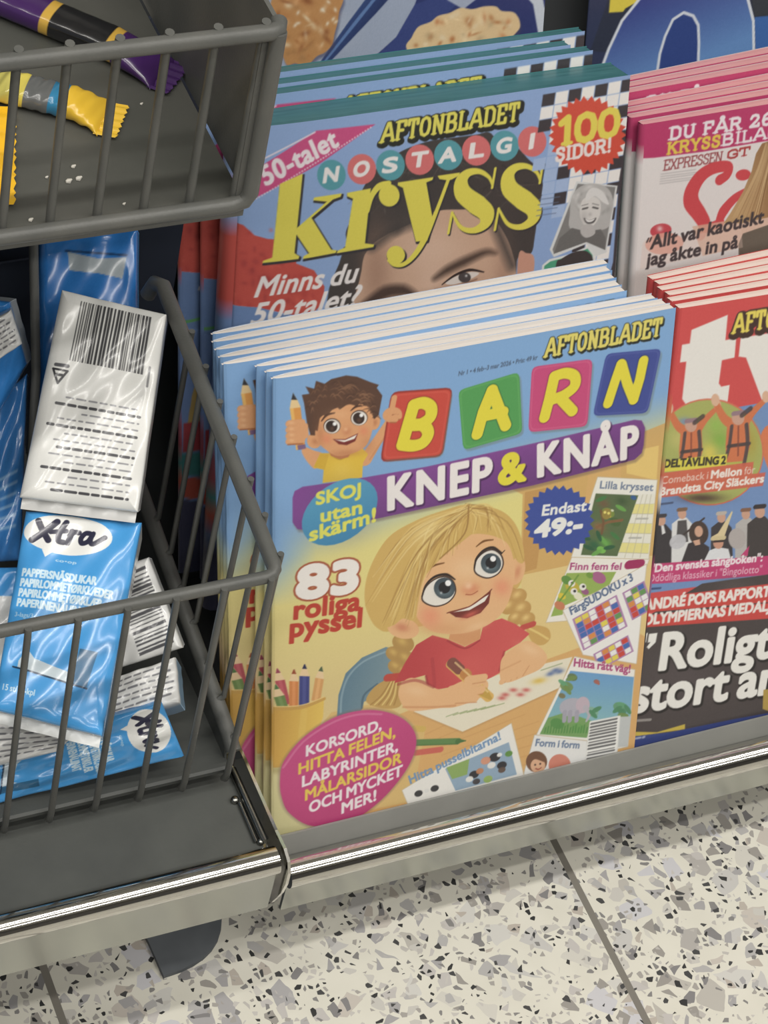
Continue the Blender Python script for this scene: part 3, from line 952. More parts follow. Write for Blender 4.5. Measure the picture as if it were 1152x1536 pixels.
    c.poly([(337, 626), (345, 594), (364, 626)], (40, 40, 44))
    c.poly([(364, 838), (400, 832), (404, 852), (368, 860)], (120, 92, 130))
    for y0 in (738, 766, 794, 820):
        c.line([(328, y0), (384, y0 - 6)], 34, B_S)
        c.line([(322, y0 + 16), (388, y0 + 10)], 7, (168, 98, 60), .95)
        c.blob((338, y0 - 4), 16, B_L, .7, 9)
    c.line([(395, 750), (398, 790)], 36, B_S)
    c.poly(pts_tile(805, 590, 1082, 570, 1036, 882, 754, 908), (150, 46, 40), grow=6, soft=4)
    tiles = [((330, 400, 3.1135), pts_tile(806, 592, 1082, 572, 1034, 880, 756, 904), (206, 70, 58), (226, 100, 84)),
             ((640, 400, 2.9538), pts_tile(140, 548, 410, 466, 424, 738, 162, 814), (78, 158, 82), (112, 186, 106)),
             ((640, 400, 2.9538), pts_tile(466, 444, 736, 408, 712, 708, 450, 734), (204, 70, 122), (224, 110, 150)),
             ((640, 400, 2.9538), pts_tile(796, 386, 1042, 364, 980, 650, 736, 662), (58, 72, 150), (94, 106, 180))]
    for mp, q, col, hi in tiles:
        c.mp = mp
        c.poly([(x + 8, y + 10) for x, y in q], (110, 120, 110), .45, soft=8)
        c.poly(q, col)
        qq = np.array(q)
        m = qq.mean(0)
        c.poly(m + (qq - m) * .96, hi, .45)
        c.poly(m + (qq - m) * .92, col)
    YEL = (236, 222, 62)
    c.mp = (330, 400, 3.1135)
    bubble(c, [[(852, 830), (878, 740), (905, 648)], [(905, 646), (950, 636), (985, 658), (980, 705), (930, 738), (890, 738)], [(890, 738), (950, 742), (972, 778), (950, 820), (905, 836), (852, 832)]], 56, YEL, (8, (150, 50, 40)))
    c.mp = (640, 400, 2.9538)
    bubble(c, [[(224, 742), (252, 640), (290, 548)], [(290, 548), (325, 640), (350, 705)], [(252, 662), (338, 644)]], 50, YEL, (8, (50, 110, 60)))
    bubble(c, [[(522, 668), (545, 580), (566, 488)], [(566, 486), (615, 472), (655, 486), (655, 530), (610, 568), (560, 588)], [(590, 580), (646, 640)]], 48, YEL, (8, (150, 44, 90)))
    bubble(c, [[(804, 606), (835, 510), (862, 432)], [(866, 436), (890, 520), (918, 590)], [(918, 590), (945, 500), (962, 418)]], 44, YEL, (8, (36, 48, 110)))
    # right hand pointing at the tile
    c.mp = (330, 400, 3.1135)
    c.blob((805, 692), 46, B_S, 1, 36, -.2, hard=True)
    c.line([(800, 682), (814, 612)], 26, B_S)
    for x, y in [(832, 680), (838, 702), (820, 716)]:
        c.line([(x - 22, y), (x, y)], 24, B_S)
        c.line([(x - 26, y + 12), (x + 2, y + 12)], 6, (168, 98, 60), .9)
    c.line([(774, 690), (790, 672)], 22, B_S)
    # --- purple banner
    c.mp = None
    ban = [(440, 748), (443, 738), (455, 731), (548, 716), (640, 700), (800, 665), (952, 630), (963, 631), (968, 642), (966, 668), (963, 680), (952, 690), (800, 728), (640, 762), (566, 778), (460, 796), (447, 795), (440, 785)]
    c.poly([(x + 2, y + 4) for x, y in ban], (110, 90, 80), .5, soft=4)
    c.grad(ban, (700, 690), (705, 750), (128, 66, 146), (104, 54, 122))
    W_ = (246, 240, 238)
    sh = (1.5, 2.5, (70, 34, 84), 1.0)
    c.text('KNEP', (579, 765), (737, 732), 47, W_, bold=.06, shadow=sh, spacing=.08)
    c.text('&', (748, 727), (788, 719), 43, YEL, bold=.07, shadow=sh)
    c.text('KNÅP', (804, 715), (957, 684), 46, W_, bold=.06, shadow=sh, spacing=.08)
    c.blob((510, 768), 57, (70, 70, 110), .4, 53, -.25, hard=False)
    sk = [(510 + 57 * math.cos(a) * .97 - 12 * math.sin(a), 768 + 50 * math.sin(a) - 9 * math.cos(a)) for a in np.linspace(0, 2 * math.pi, 30)[:-1]]
    c.grad(sk, (500, 720), (520, 820), (86, 160, 198), (56, 128, 176))
    SK = (228, 226, 96)
    c.text('SKOJ', (474, 758), (543, 742), 18, SK, bold=.06)
    c.text('utan', (480, 784), (545, 769), 19, SK, bold=.06)
    c.text('skärm!', (464, 813), (566, 781), 20, SK, bold=.06)
    # --- title bar
    c.text('AFTONBLADET', (818, 535), (991, 503), 25, (232, 218, 108), font='slab', wt=.19, slant=.12, outline=(1.0, (30, 34, 30)), shadow=(1.6, 2.6, (30, 34, 30), 1.2), spacing=.15)
    c.text('Nr 1 • 4 feb–3 mar 2026 • Pris: 49 kr', (687, 564), (806, 539), 6.5, (60, 74, 96), bold=.02, slant=.15)
    c.grain(1.6)


def pts_tile(x0, y0, x1, y1, x2, y2, x3, y3, r=.10):
    """four-cornered tile with rounded corners"""
    P = [np.array(p, float) for p in ((x0, y0), (x1, y1), (x2, y2), (x3, y3))]
    out = []
    for i in range(4):
        a, b, d = P[i - 1], P[i], P[(i + 1) % 4]
        p, q = b + (a - b) * r, b + (d - b) * r
        for t in (0, .35, .65, 1):
            out.append(tuple((1 - t) ** 2 * p + 2 * t * (1 - t) * b + t * t * q))
    return out


def script_text(c, txt, p0, p1, h, color):
    c.text(txt, p0, p1, h, color, bold=.035, slant=.34)


def paint_nostalgia_cover(c):
    """nostalgia crossword magazine cover"""
    BLUE = (142, 172, 220)
    c.a[:] = BLUE
    c.mp = (340, 180, 3.2)
    # red brick building and the lower left of the cover
    c.poly([(-60, 480), (90, 515), (140, 560), (200, 575), (330, 580), (335, 690), (420, 722), (470, 800), (462, 880), (390, 950), (150, 905), (-80, 900)], (196, 76, 66))
    r = np.random.default_rng(2)
    for k in range(90):
        x, y = r.uniform(-40, 450), r.uniform(530, 930)
        if x > 330 and y < 720:
            continue
        if y > 900 and x < 160:
            continue
        c.blob((x, y), r.uniform(10, 26), [(170, 56, 54), (214, 92, 78), (150, 50, 52)][k % 3], .5, r.uniform(8, 30))
    c.poly([(-100, 905), (160, 905), (380, 960), (700, 960), (700, 2600), (-100, 2600)], (104, 134, 184))
    c.line([(-60, 1130), (20, 1150), (140, 1120), (300, 1060)], 16, (96, 170, 90), .9, True)
    c.poly([(-80, 1160), (120, 1180), (60, 1500), (30, 1900), (-80, 2000)], (120, 150, 204))
    c.poly([(60, 1500), (130, 1300), (420, 1250), (430, 1560), (30, 1640)], (190, 160, 90))
    c.poly([(10, 1640), (430, 1570), (430, 1700), (0, 1780)], (176, 64, 70))
    c.poly([(-10, 1790), (430, 1710), (430, 1860), (-30, 1900)], (60, 130, 128))
    c.poly([(-30, 1910), (430, 1870), (430, 1960), (-40, 2010)], (190, 84, 66))
    c.poly([(-60, 2020), (700, 1970), (800, 3000), (-200, 3000)], (62, 64, 92))
    # the man: hair, forehead, eyes
    HAIRC = (62, 57, 55)
    c.poly([(548, 960), (552, 650), (578, 600), (572, 540), (600, 470), (640, 360), (690, 270), (760, 200), (860, 140), (980, 100), (1100, 84), (1200, 70),
            (1262, 60), (1310, 110), (1390, 130), (1450, 190), (1500, 240), (1520, 330), (1500, 420), (1480, 560), (1462, 640), (1400, 660), (1390, 760), (1400, 1000)], HAIRC, smooth=True)
    c.poly([(648, 1100), (648, 720), (690, 610), (770, 550), (880, 500), (1000, 440), (1120, 430), (1250, 440), (1330, 540), (1372, 640), (1390, 760), (1385, 1100)], (206, 168, 142), smooth=True)
    c.poly([(648, 880), (648, 1400), (1380, 1500), (1385, 900)], (206, 168, 142))
    c.blob((720, 720), 90, (150, 112, 92), .6, 260)
    c.blob((1000, 620), 190, (222, 188, 164), .8, 130)
    c.blob((1330, 800), 60, (160, 122, 102), .6, 260)
    c.blob((980, 780), 90, (226, 192, 170), .5, 120)
    for a, b, w_ in [((700, 610), (820, 520), 40), ((820, 530), (960, 470), 36), ((1290, 500), (1372, 700), 46), ((1330, 470), (1250, 420), 40)]:
        c.line([a, b], w_, HAIRC, .8, soft=14)
    for k in range(60):
        x = r.uniform(620, 1440)
        y = 90 + abs(x - 1050) * .55 + r.uniform(0, 220)
        c.line([(x, y), (x + r.uniform(-40, 40), y + r.uniform(-60, 10)), (x + r.uniform(-90, 90), y + r.uniform(-30, 60))], [1, 6, 1], [(92, 84, 80), (40, 36, 36), (110, 100, 94)][k % 3], .45, True)
    c.line([(676, 880), (760, 828), (840, 818), (900, 836)], [44, 62, 54, 20], (64, 48, 42), .95, True, soft=10)
    c.line([(1000, 760), (1060, 720), (1140, 680), (1240, 636), (1290, 640)], [20, 40, 44, 30, 10], (70, 54, 46), .95, True, soft=10)
    c.blob((1110, 800), 110, (160, 120, 100), .7, 40, -.35)
    c.poly([(1050, 782), (1100, 750), (1170, 730), (1212, 736), (1170, 764), (1090, 790)], (226, 216, 208), smooth=True)
    c.blob((1142, 756), 30, (66, 60, 60), 1, 25, hard=True)
    c.blob((1150, 748), 7, (230, 230, 230))
    c.line([(1034, 790), (1095, 746), (1165, 720), (1234, 730)], [5, 12, 14, 6], (44, 34, 32), 1, True)
    c.line([(1000, 812), (1100, 800), (1200, 764)], 8, (120, 84, 68), .6, True)
    c.poly([(1400, 660), (1440, 640), (1476, 660), (1470, 760), (1420, 1000), (1392, 1000)], (204, 150, 128), smooth=True)
    # lower face, below the fold of the rack
    c.blob((980, 1080), 60, (180, 136, 114), .5, 120)
    c.line([(860, 1290), (1000, 1310), (1140, 1270)], 18, (170, 96, 90), .9, True)
    c.poly([(600, 1420), (1450, 1500), (1600, 2600), (500, 2600)], (70, 74, 96))
    # ribbon
    c.poly([(-140, 560), (60, 300), (430, 52), (715, 20), (450, 208), (150, 378)], (206, 76, 130))
    for a, b in [((150, 210), (430, 56)), ((150, 384), (704, 28))]:
        n = 44
        for k in range(n):
            f = k / n
            c.blob((a[0] + (b[0] - a[0]) * f, a[1] + (b[1] - a[1]) * f), 4, (240, 226, 236), hard=True)
    c.text('50-talet', (190, 322), (540, 122), 88, (246, 236, 240), bold=.05, slant=.0, up=(-.4, -.92), spacing=.04)
    # kryss
    Y, SH = (232, 220, 86), (48, 46, 50)
    def kryss(col, dx, dy, g):
        A = lambda pts: [(x + dx, y + dy) for x, y in pts]
        c.poly(A([(258, 310), (366, 258), (327, 640), (350, 655), (346, 668), (176, 692), (180, 680), (222, 664)]), col, grow=g)
        c.poly(A([(334, 548), (338, 520), (480, 392), (416, 386), (420, 372), (552, 352), (548, 368), (510, 382), (408, 470), (502, 622), (528, 626), (524, 638), (366, 668), (370, 654), (396, 640)]), col, grow=g)
        c.poly(A([(578, 350), (692, 328), (664, 592), (708, 598), (704, 610), (528, 640), (532, 628), (568, 612), (606, 378), (578, 366)]), col, grow=g)
        c.line(A([(678, 440), (694, 370), (730, 320), (775, 306)]), [14, 26, 34, 30], col, 1, True)
        c.blob((780 + dx, 362 + dy), 50 + g, col, 1, 54, hard=True)
        c.poly(A([(822, 300), (992, 274), (988, 288), (958, 300), (990, 480), (962, 580), (908, 584), (846, 326), (822, 314)]), col, grow=g)
        c.poly(A([(1012, 268), (1120, 252), (1114, 268), (1080, 286), (1064, 290), (1022, 284)]), col, grow=g)
        c.line(A([(1066, 280), (1010, 430), (950, 570), (900, 650), (850, 692), (806, 694), (780, 672)]), [16, 18, 30, 26, 22, 20, 18], col, 1, True)
        c.blob((812 + dx, 648 + dy), 44 + g, col, 1, 44, hard=True)
        for ox, oy, k in ((960, -192, 1.0), (1180, -230, 1.03)):
            S = lambda pts: [(ox + x * k + dx, oy + y * k + dy) for x, y in pts]
            c.line(S([(316, 506), (300, 468), (255, 440), (200, 446), (166, 486), (176, 545), (240, 598), (286, 640), (280, 690), (225, 722), (165, 708), (124, 640)]),
                   [10, 16, 24, 40, 60, 78, 90, 76, 52, 30, 18, 10], col, 1, True)
            c.line(S([(330, 424), (314, 518)]), 12, col)
            c.line(S([(122, 636), (104, 736)]), 12, col)
    kryss(SH, 5, 7, 5)
    kryss(Y, 0, 0, 0)
    script_text(c, 'Minns du', (130, 858), (622, 776), 92, (244, 238, 236))
    script_text(c, '50-talet?', (112, 992), (628, 890), 96, (244, 238, 236))
    # title and NOSTALGI discs
    c.mp = (400, 0, 2.88)
    c.text('AFTONBLADET', (496, 614), (1086, 520), 76, (230, 222, 96), font='slab', wt=.19, slant=.12, outline=(3.4, (36, 38, 32)), shadow=(6, 9, (36, 38, 32), 4), spacing=.15)
    for i, (ch, x, y) in enumerate(zip('NOSTALGI', (280, 411, 535, 661, 785, 906, 1028, 1148), (756, 731, 714, 690, 670, 650, 630, 612))):
        c.blob((x, y), 62, ((84, 156, 168), (218, 112, 112))[i % 2], 1, 66, hard=True)
        wd = 30 if ch == 'I' else 66
        c.text(ch, (x - wd / 2 - 8, y + 34), (x + wd / 2 - 2, y + 24), 60, (244, 240, 238), bold=.07, slant=.15)
    # chequered strip
    c.mp = (640, 120, 3.2)
    for i in range(7):
        for j in range(16):
            o = np.array((558.0, 70.0)) + i * np.array((64.0, -11.0)) + j * np.array((-9.0, 62.0))
            e1, e2 = np.array((64.0, -11.0)), np.array((-9.0, 62.0))
            if i + max(0, (j - 2) * .4) < 1.2 and j > 2:
                continue
            lim = i - .42 * j
            white = (246, 244, 240)
            dark = (58, 54, 58)
            col = dark if (i + j * 3 + (i * j) % 2) % 2 == 0 else (white if lim > -.6 else (168, 192, 230))
            if j > 9 and i < 4:
                continue
            if lim < -2.5:
                continue
            c.poly([o + e1 * .03 + e2 * .03, o + e1 * .97 + e2 * .03, o + e1 * .97 + e2 * .97, o + e1 * .03 + e2 * .97], col)
    c.poly([(1000, 60), (1100, 40), (900, 1400), (760, 1400), (900, 880), (930, 480), (955, 330)], (60, 56, 60))
    for j in range(5):
        c.line([(330 + 210 + 12 * j, 60 + 62 * j), (330 + 200 + 8 * j, 460)], 2.4, (120, 150, 200), .0)
    c.poly(star((776, 268), 190, 166, 30), (216, 78, 60))
    c.text('100', (636, 312), (934, 262), 122, (238, 220, 90), font='slab', wt=.27, slant=.05, spacing=.06)
    c.text('SIDOR!', (622, 392), (892, 344), 60, (246, 236, 232), font='slab', wt=.25, slant=.05, spacing=.10)
    # photo cards
    c.poly([(722, 488), (922, 512), (868, 832), (815, 850), (770, 790), (612, 852), (592, 815)], (222, 226, 226))
    c.poly([(728, 500), (912, 518), (862, 820), (770, 780), (612, 836), (606, 815)], (128, 128, 126))
    c.poly([(690, 640), (700, 560), (740, 515), (800, 500), (870, 520), (900, 580), (890, 660), (860, 720), (700, 720)], (186, 186, 184), smooth=True)
    for k in range(26):
        a = r.uniform(0, 6.28)
        q = r.uniform(60, 95)
        c.blob((795 + q * 1.0 * math.cos(a), 590 + q * .8 * math.sin(a)), r.uniform(14, 26), [(214, 214, 212), (150, 150, 148), (232, 232, 230)][k % 3], .6, r.uniform(8, 14), a + 1.5)
    c.poly([(612, 836), (640, 760), (700, 712), (770, 730), (840, 720), (864, 760), (862, 820), (770, 780)], (104, 104, 102), smooth=False, soft=4)
    c.poly([(742, 600), (760, 570), (800, 560), (836, 585), (838, 640), (816, 690), (782, 712), (752, 690), (738, 645)], (222, 220, 216), smooth=True)
    c.poly([(752, 700), (800, 700), (812, 740), (770, 760), (742, 736)], (190, 188, 186), smooth=True)
    c.blob((758, 660), 22, (180, 178, 176), .6, 40)
    c.line([(752, 622), (776, 616)], 8, (70, 70, 70), .9)
    c.line([(802, 614), (826, 620)], 8, (70, 70, 70), .9)
    c.line([(748, 606), (778, 598)], 4, (110, 110, 110), .8)
    c.line([(800, 596), (830, 604)], 4, (110, 110, 110), .8)
    c.blob((788, 648), 12, (176, 174, 172), .7)
    c.poly([(758, 664), (786, 676), (818, 664), (806, 688), (780, 694), (764, 684)], (92, 90, 90), smooth=True)
    c.poly([(764, 668), (786, 677), (812, 668), (798, 682), (776, 684)], (246, 246, 244), smooth=True)
    c.poly([(770, 550), (800, 520), (850, 540), (880, 600), (850, 590), (810, 560), (770, 585)], (226, 226, 224), smooth=True)
    c.poly([(552, 930), (556, 890), (590, 862), (690, 838), (780, 800), (812, 840), (820, 1200), (540, 1200)], (226, 232, 230))
    c.poly([(562, 930), (566, 894), (596, 872), (700, 846), (776, 812), (800, 844), (806, 1200), (552, 1200)], (74, 160, 124))
    c.poly([(620, 905), (650, 860), (720, 826), (780, 830), (806, 900), (806, 1200), (600, 1200)], (58, 54, 54), smooth=True)
    for k in range(4):
        c.line([(540 - 4 * k, 575 + 26 * k), (640 - 6 * k, 562 + 26 * k)], 5, (100, 116, 146), .7)
    c.grain(2.0)


def paint_gossip_cover(c):
    """pink and white gossip magazine cover"""
    c.a[:] = (238, 234, 232)
    c.mp = (900, 60, 3.84)
    PINK = (192, 58, 106)
    c.poly([(250, 470), (350, 488), (700, 430), (2600, 130), (2600, 380), (1000, 580), (600, 650), (322, 686), (250, 690)], PINK)
    c.poly([(200, 330), (2700, -300), (2700, 160), (700, 440), (350, 496), (200, 500)], PINK)
    c.text('DU FÅR 26 SIDORS', (412, 580), (1424, 420), 66, (248, 240, 244), font='slab', wt=.27, slant=.1, spacing=.14)
    c.text('KRYSS', (398, 664), (700, 616), 62, (240, 210, 86), font='slab', wt=.26, slant=.1, spacing=.12)
    c.text('BILAGA!', (712, 612), (1150, 540), 62, (248, 240, 244), font='slab', wt=.24, slant=.1, spacing=.12)
    c.text('EXPRESSEN', (376, 758), (712, 704), 56, (150, 66, 70), font='slab', wt=.13, slant=.14)
    c.text('GT', (738, 690), (872, 664), 44, (176, 60, 62), font='slab', wt=.26, slant=.14)
    for k in range(5):
        c.line([(362 - 2 * k, 780 + 14 * k), (560 - 2 * k + 20 * (k % 2), 752 + 14 * k)], 5, (190, 186, 186), .9)
    RED = (214, 74, 80)
    c.line([(700, 810), (740, 780), (740, 735), (660, 745), (590, 790), (540, 870), (535, 940), (580, 1010), (610, 1070), (590, 1130)], [60, 50, 60, 66, 76, 86, 90, 80, 70, 60], RED, 1, True)
    c.blob((832, 782), 44, RED, 1, 32, -.2, hard=True)
    c.line([(690, 1060), (720, 990), (780, 920), (840, 880)], [40, 60, 50, 40], RED, 1, True)
    c.line([(600, 1100), (650, 1080), (700, 1060)], 50, RED, 1)
    c.blob((360, 1105), 62, (206, 74, 84), 1, 40, -.2, hard=True)
    c.blob((354, 1094), 20, (246, 214, 214), .9)
    c.blob((380, 1180), 110, (238, 168, 150), .95, 62, -.1, hard=True)
    c.poly([(540, 1080), (840, 1030), (1000, 1000), (980, 1160), (600, 1250)], (228, 186, 160), .8)
    # blonde hair of the cover photo, a shoulder
    hair = [(1000, 580), (940, 600), (905, 660), (880, 760), (830, 880), (760, 1000), (720, 1060), (830, 1060), (1000, 1020), (2400, 800), (2400, 400)]
    c.grad(hair, (800, 900), (1000, 800), (196, 160, 112), (150, 110, 70), smooth=False)
    r = np.random.default_rng(9)
    for k in range(40):
        t = r.uniform(0, 1)
        c.line([(960 + 60 * t, 600), (900 + 80 * t, 780), (770 + 160 * t, 1030)], [3, 9, 3], [(222, 190, 140), (136, 98, 60), (206, 172, 124)][k % 3], .5, True)
    c.poly([(1180, 620), (1500, 560), (1700, 700), (1650, 1000), (1300, 1080)], (226, 180, 150), smooth=True)
    c.poly([(830, 1120), (1000, 1060), (2400, 860), (2400, 2600), (810, 2600), (805, 1180)], (106, 96, 84))
    c.poly([(255, 1180), (270, 1160), (820, 1090), (830, 1200), (240, 1330)], (240, 210, 196), .35)
    c.text('Allt var kaotiskt', (300, 1212), (946, 1056), 74, (66, 58, 60), bold=.05, slant=.14)
    c.line([(290, 1150), (280, 1172)], 9, (66, 58, 60))
    c.line([(306, 1146), (296, 1168)], 9, (66, 58, 60))
    c.text('jag åkte in på', (276, 1310), (800, 1200), 70, (66, 58, 60), bold=.05, slant=.14)
    c.poly([(-400, 1420), (805, 1260), (815, 3000), (-400, 3000)], (232, 226, 222))
    c.poly([(150, 1700), (790, 1600), (800, 2400), (100, 2500)], (196, 120, 120))
    c.grain(2.0)


def paint_tv_cover(c):
    """red television magazine cover"""
    c.a[:] = (212, 74, 74)
    c.mp = (920, 400, 3.84)
    WH = (240, 236, 230)
    c.poly([(460, 372), (668, 284), (654, 430), (716, 418), (706, 530), (634, 546), (616, 680), (630, 698), (678, 688), (664, 802), (600, 834), (500, 842), (436, 815), (406, 770), (430, 555), (394, 560), (406, 458), (450, 450)], WH)
    c.poly([(742, 416), (930, 384), (1010, 620), (1070, 360), (1240, 330), (1110, 750), (900, 790), (862, 772), (772, 530), (730, 524)], WH)
    c.text('AFTONBLADET', (700, 388), (1372, 276), 100, (234, 214, 92), font='slab', wt=.19, slant=.12, outline=(4, (60, 40, 34)), shadow=(8, 11, (60, 40, 34), 5), spacing=.15)
    # photo area
    sky = (112, 144, 196)
    c.poly([(330, 855), (560, 830), (700, 820), (860, 790), (1300, 700), (3000, 400), (3000, 1500), (140, 1900), (200, 1560)], sky)
    c.poly([(880, 930), (1200, 860), (1400, 1200), (1000, 1260), (890, 1150)], (220, 120, 80), smooth=True)
    circ = [(560 + 305 * math.cos(a), 1075 + 300 * math.sin(a)) for a in np.linspace(0, 2 * math.pi, 40)[:-1]]
    c.poly(circ, (216, 110, 86), grow=8)
    c.poly(circ, (170, 176, 96))
    for p, r_, k, ry in [((600, 920), 60, (150, 190, 84), 60), ((620, 1010), 70, (130, 176, 70), 70), ((380, 1000), 60, (196, 190, 110), 70), ((800, 1020), 50, (176, 160, 70), 120), ((560, 1080), 60, (224, 206, 90), 70), ((700, 1150), 90, (190, 190, 80), 40),
                         ((520, 1340), 150, (70, 48, 44), 34), ((420, 900), 50, (120, 140, 180), 30)]:
        c.blob(p, r_, k, .9, ry)

    def singer(x, y, s):
        o = (212, 116, 74)
        c.line([(x - 10 * s, y - 20 * s), (x - 80 * s, y - 60 * s), (x - 130 * s, y - 150 * s)], [60 * s, 44 * s, 30 * s], o, 1, True)
        c.line([(x + 30 * s, y - 30 * s), (x + 80 * s, y - 100 * s), (x + 150 * s, y - 170 * s)], [60 * s, 44 * s, 30 * s], o, 1, True)
        c.blob((x - 134 * s, y - 170 * s), 24 * s, (224, 180, 150), 1, 36 * s, hard=True)
        c.blob((x + 156 * s, y - 190 * s), 22 * s, (224, 180, 150), 1, 34 * s, hard=True)
        c.poly([(x - 66 * s, y - 30 * s), (x + 60 * s, y - 50 * s), (x + 66 * s, y + 90 * s), (x + 40 * s, y + 180 * s), (x - 70 * s, y + 190 * s), (x - 76 * s, y + 90 * s)], o)
        c.line([(x - 40 * s, y - 20 * s), (x - 56 * s, y + 100 * s), (x - 80 * s, y + 180 * s)], 20 * s, (70, 62, 66), .9, True)
        c.line([(x + 44 * s, y - 30 * s), (x + 50 * s, y + 80 * s), (x + 30 * s, y + 200 * s)], 22 * s, (70, 62, 66), .9, True)
        c.line([(x - 60 * s, y + 96 * s), (x + 60 * s, y + 80 * s)], 20 * s, (64, 56, 58), .9)
        c.line([(x - 2 * s, y - 20 * s), (x - 4 * s, y + 150 * s)], 9 * s, (120, 60, 50), .8)
        c.blob((x - 4 * s, y - 66 * s), 36 * s, (206, 160, 140), 1, 40 * s, hard=True)
        c.line([(x - 30 * s, y - 92 * s), (x + 24 * s, y - 100 * s)], 26 * s, (150, 120, 130), 1)
        c.line([(x + 20 * s, y - 84 * s), (x + 66 * s, y - 120 * s)], 30 * s, (64, 52, 52), .8)
    singer(460, 985, .95)
    singer(730, 945, 1.0)
    c.poly([(284, 1126), (664, 1086), (658, 1160), (280, 1192)], (226, 214, 78))
    c.text('DELTÄVLING 2', (298, 1166), (654, 1142), 44, (44, 40, 34), bold=.06, slant=.12)
    c.poly([(270, 1200), (815, 1130), (808, 1200), (884, 1190), (868, 1268), (262, 1342)], (212, 96, 76), .92)
    c.text('Comeback i', (284, 1262), (556, 1228), 42, (244, 226, 214), slant=.12)
    c.text('Mellon', (566, 1228), (748, 1204), 44, (248, 240, 232), bold=.06, slant=.12)
    c.text('för', (760, 1204), (822, 1194), 42, (244, 226, 214), slant=.12)
    c.text('Brandsta City Släckers', (272, 1328), (874, 1246), 44, (248, 240, 232), bold=.06, slant=.12)
    c.line([(262, 1380), (350, 1368)], 12, (60, 70, 100), .8)
    # band
    c.mp = (920, 760, 3.84)
    for x, y, s, body, hat in [(285, 110, 1.0, (52, 48, 52), (60, 56, 60)), (405, 70, .95, (226, 226, 226), (120, 90, 70)), (630, 90, .95, (56, 52, 56), (190, 180, 170)), (770, 70, .95, (186, 182, 180), (130, 90, 70)),
                               (850, 60, 1.15, (60, 54, 54), (50, 44, 46)), (980, 70, 1.1, (80, 70, 70), (60, 50, 46)), (1120, 60, 1.1, (200, 190, 180), (90, 70, 60))]:
        c.poly([(x - 62 * s, y + 40 * s), (x - 20 * s, y + 6), (x + 26 * s, y), (x + 62 * s, y + 40 * s), (x + 70 * s, y + 260), (x - 66 * s, y + 270)], body)
        c.blob((x, y - 22 * s), 26 * s, (208, 160, 136), 1, 32 * s, hard=True)
        c.line([(x - 22 * s, y - 46 * s), (x + 22 * s, y - 50 * s)], 22 * s, hat)
    c.poly([(380, 90), (430, 84), (440, 210), (370, 220)], (60, 56, 58), .9)
    c.poly([(285, 118), (300, 116), (310, 160), (290, 170)], (230, 230, 230))
    c.line([(350, 220), (530, 75)], 12, (60, 50, 50))
    c.blob((380, 210), 50, (200, 200, 206), .95, 40, -.5, hard=True)
    c.blob((500, 160), 56, (64, 50, 46), 1, 70, hard=True)
    c.blob((500, 150), 24, (214, 166, 140), 1, 32, hard=True)
    c.poly([(440, 220), (500, 200), (560, 240), (560, 330), (400, 330)], (52, 46, 50))
    c.poly([(466, 205), (505, 195), (510, 225), (480, 232)], (214, 166, 140))
    c.poly([(575, 180), (610, 160), (690, 30), (694, 40), (640, 200)], (226, 206, 160))
    c.blob((720, 190), 50, (180, 172, 170), 1, 60, hard=True)
    c.poly([(525, 330), (560, 260), (610, 240), (670, 250), (690, 330)], (228, 230, 234))
    c.blob((612, 214), 30, (206, 150, 126), 1, 36, hard=True)
    c.line([(580, 190), (645, 186)], 24, (214, 196, 150))
    c.line([(588, 208), (640, 204)], 12, (50, 40, 40))
    c.poly([(212, 340), (880, 290), (1500, 200), (1500, 330), (872, 400), (300, 450), (196, 456)], (196, 58, 112))
    c.poly([(740, 290), (790, 230), (780, 290)], (196, 58, 112))
    c.text('"Den svenska sångboken":', (222, 388), (866, 318), 44, (248, 236, 240), bold=.06, slant=.12)
    c.text('Odödliga klassiker i "Bingolotto"', (206, 444), (862, 384), 42, (246, 214, 226), slant=.12)
    c.line([(190, 486), (280, 478)], 12, (50, 66, 110), .9)
    # dark lower photo
    c.poly([(380, 540), (430, 505), (520, 450), (900, 395), (1600, 260), (3000, 0), (3000, 2600), (0, 2600), (120, 690)], (66, 58, 58))
    c.blob((700, 470), 120, (84, 74, 74), .7, 60)
    c.blob((400, 1000), 300, (82, 72, 74), .6, 200)
    c.poly([(182, 540), (900, 450), (1500, 370), (1500, 470), (900, 555), (176, 620)], (206, 66, 60))
    c.poly([(176, 638), (900, 560), (1500, 470), (1500, 560), (900, 650), (166, 706)], (206, 66, 60))
    c.text('ANDRÉ POPS RAPPORT:', (188, 604), (920, 518), 58, (246, 238, 232), bold=.07, slant=.14)
    c.text('OLYMPIERNAS MEDALJER', (176, 692), (990, 592), 58, (246, 238, 232), bold=.07, slant=.14)
    sh = (7, 9, (30, 26, 26), 2.0)
    BW = (244, 242, 236)
    c.text('"', (146, 850), (246, 838), 190, BW, bold=.09, slant=.0) if False else None
    for x in (150, 205):
        c.poly([(x + 10, 742), (x + 58, 736), (x + 48, 790), (x + 8, 830), (x - 4, 818), (x + 18, 790), (x + 2, 792)], BW)
    c.text('Roligt', (256, 948), (905, 870), 200, BW, bold=.055, slant=.14, shadow=sh)
    c.text('stort ansvar', (104, 1196), (1392, 1006), 196, BW, bold=.055, slant=.14, shadow=sh)
    c.line([(110, 1242), (118, 1236)], 9, (170, 166, 160), .8)
    c.line([(134, 1243), (222, 1236)], 15, (180, 176, 170), .7)
    c.poly([(0, 1318), (90, 1306), (260, 1308), (420, 1260), (420, 1290), (60, 1345)], (206, 180, 70))
    c.poly([(-100, 1352), (100, 1336), (330, 1308), (700, 1230), (3000, 800), (3000, 2000), (-100, 2000)], (52, 66, 130))
    c.line([(132, 1346), (165, 1340)], 12, (190, 196, 214), .8)
    c.line([(180, 1338), (186, 1336)], 14, (190, 196, 214), .8)
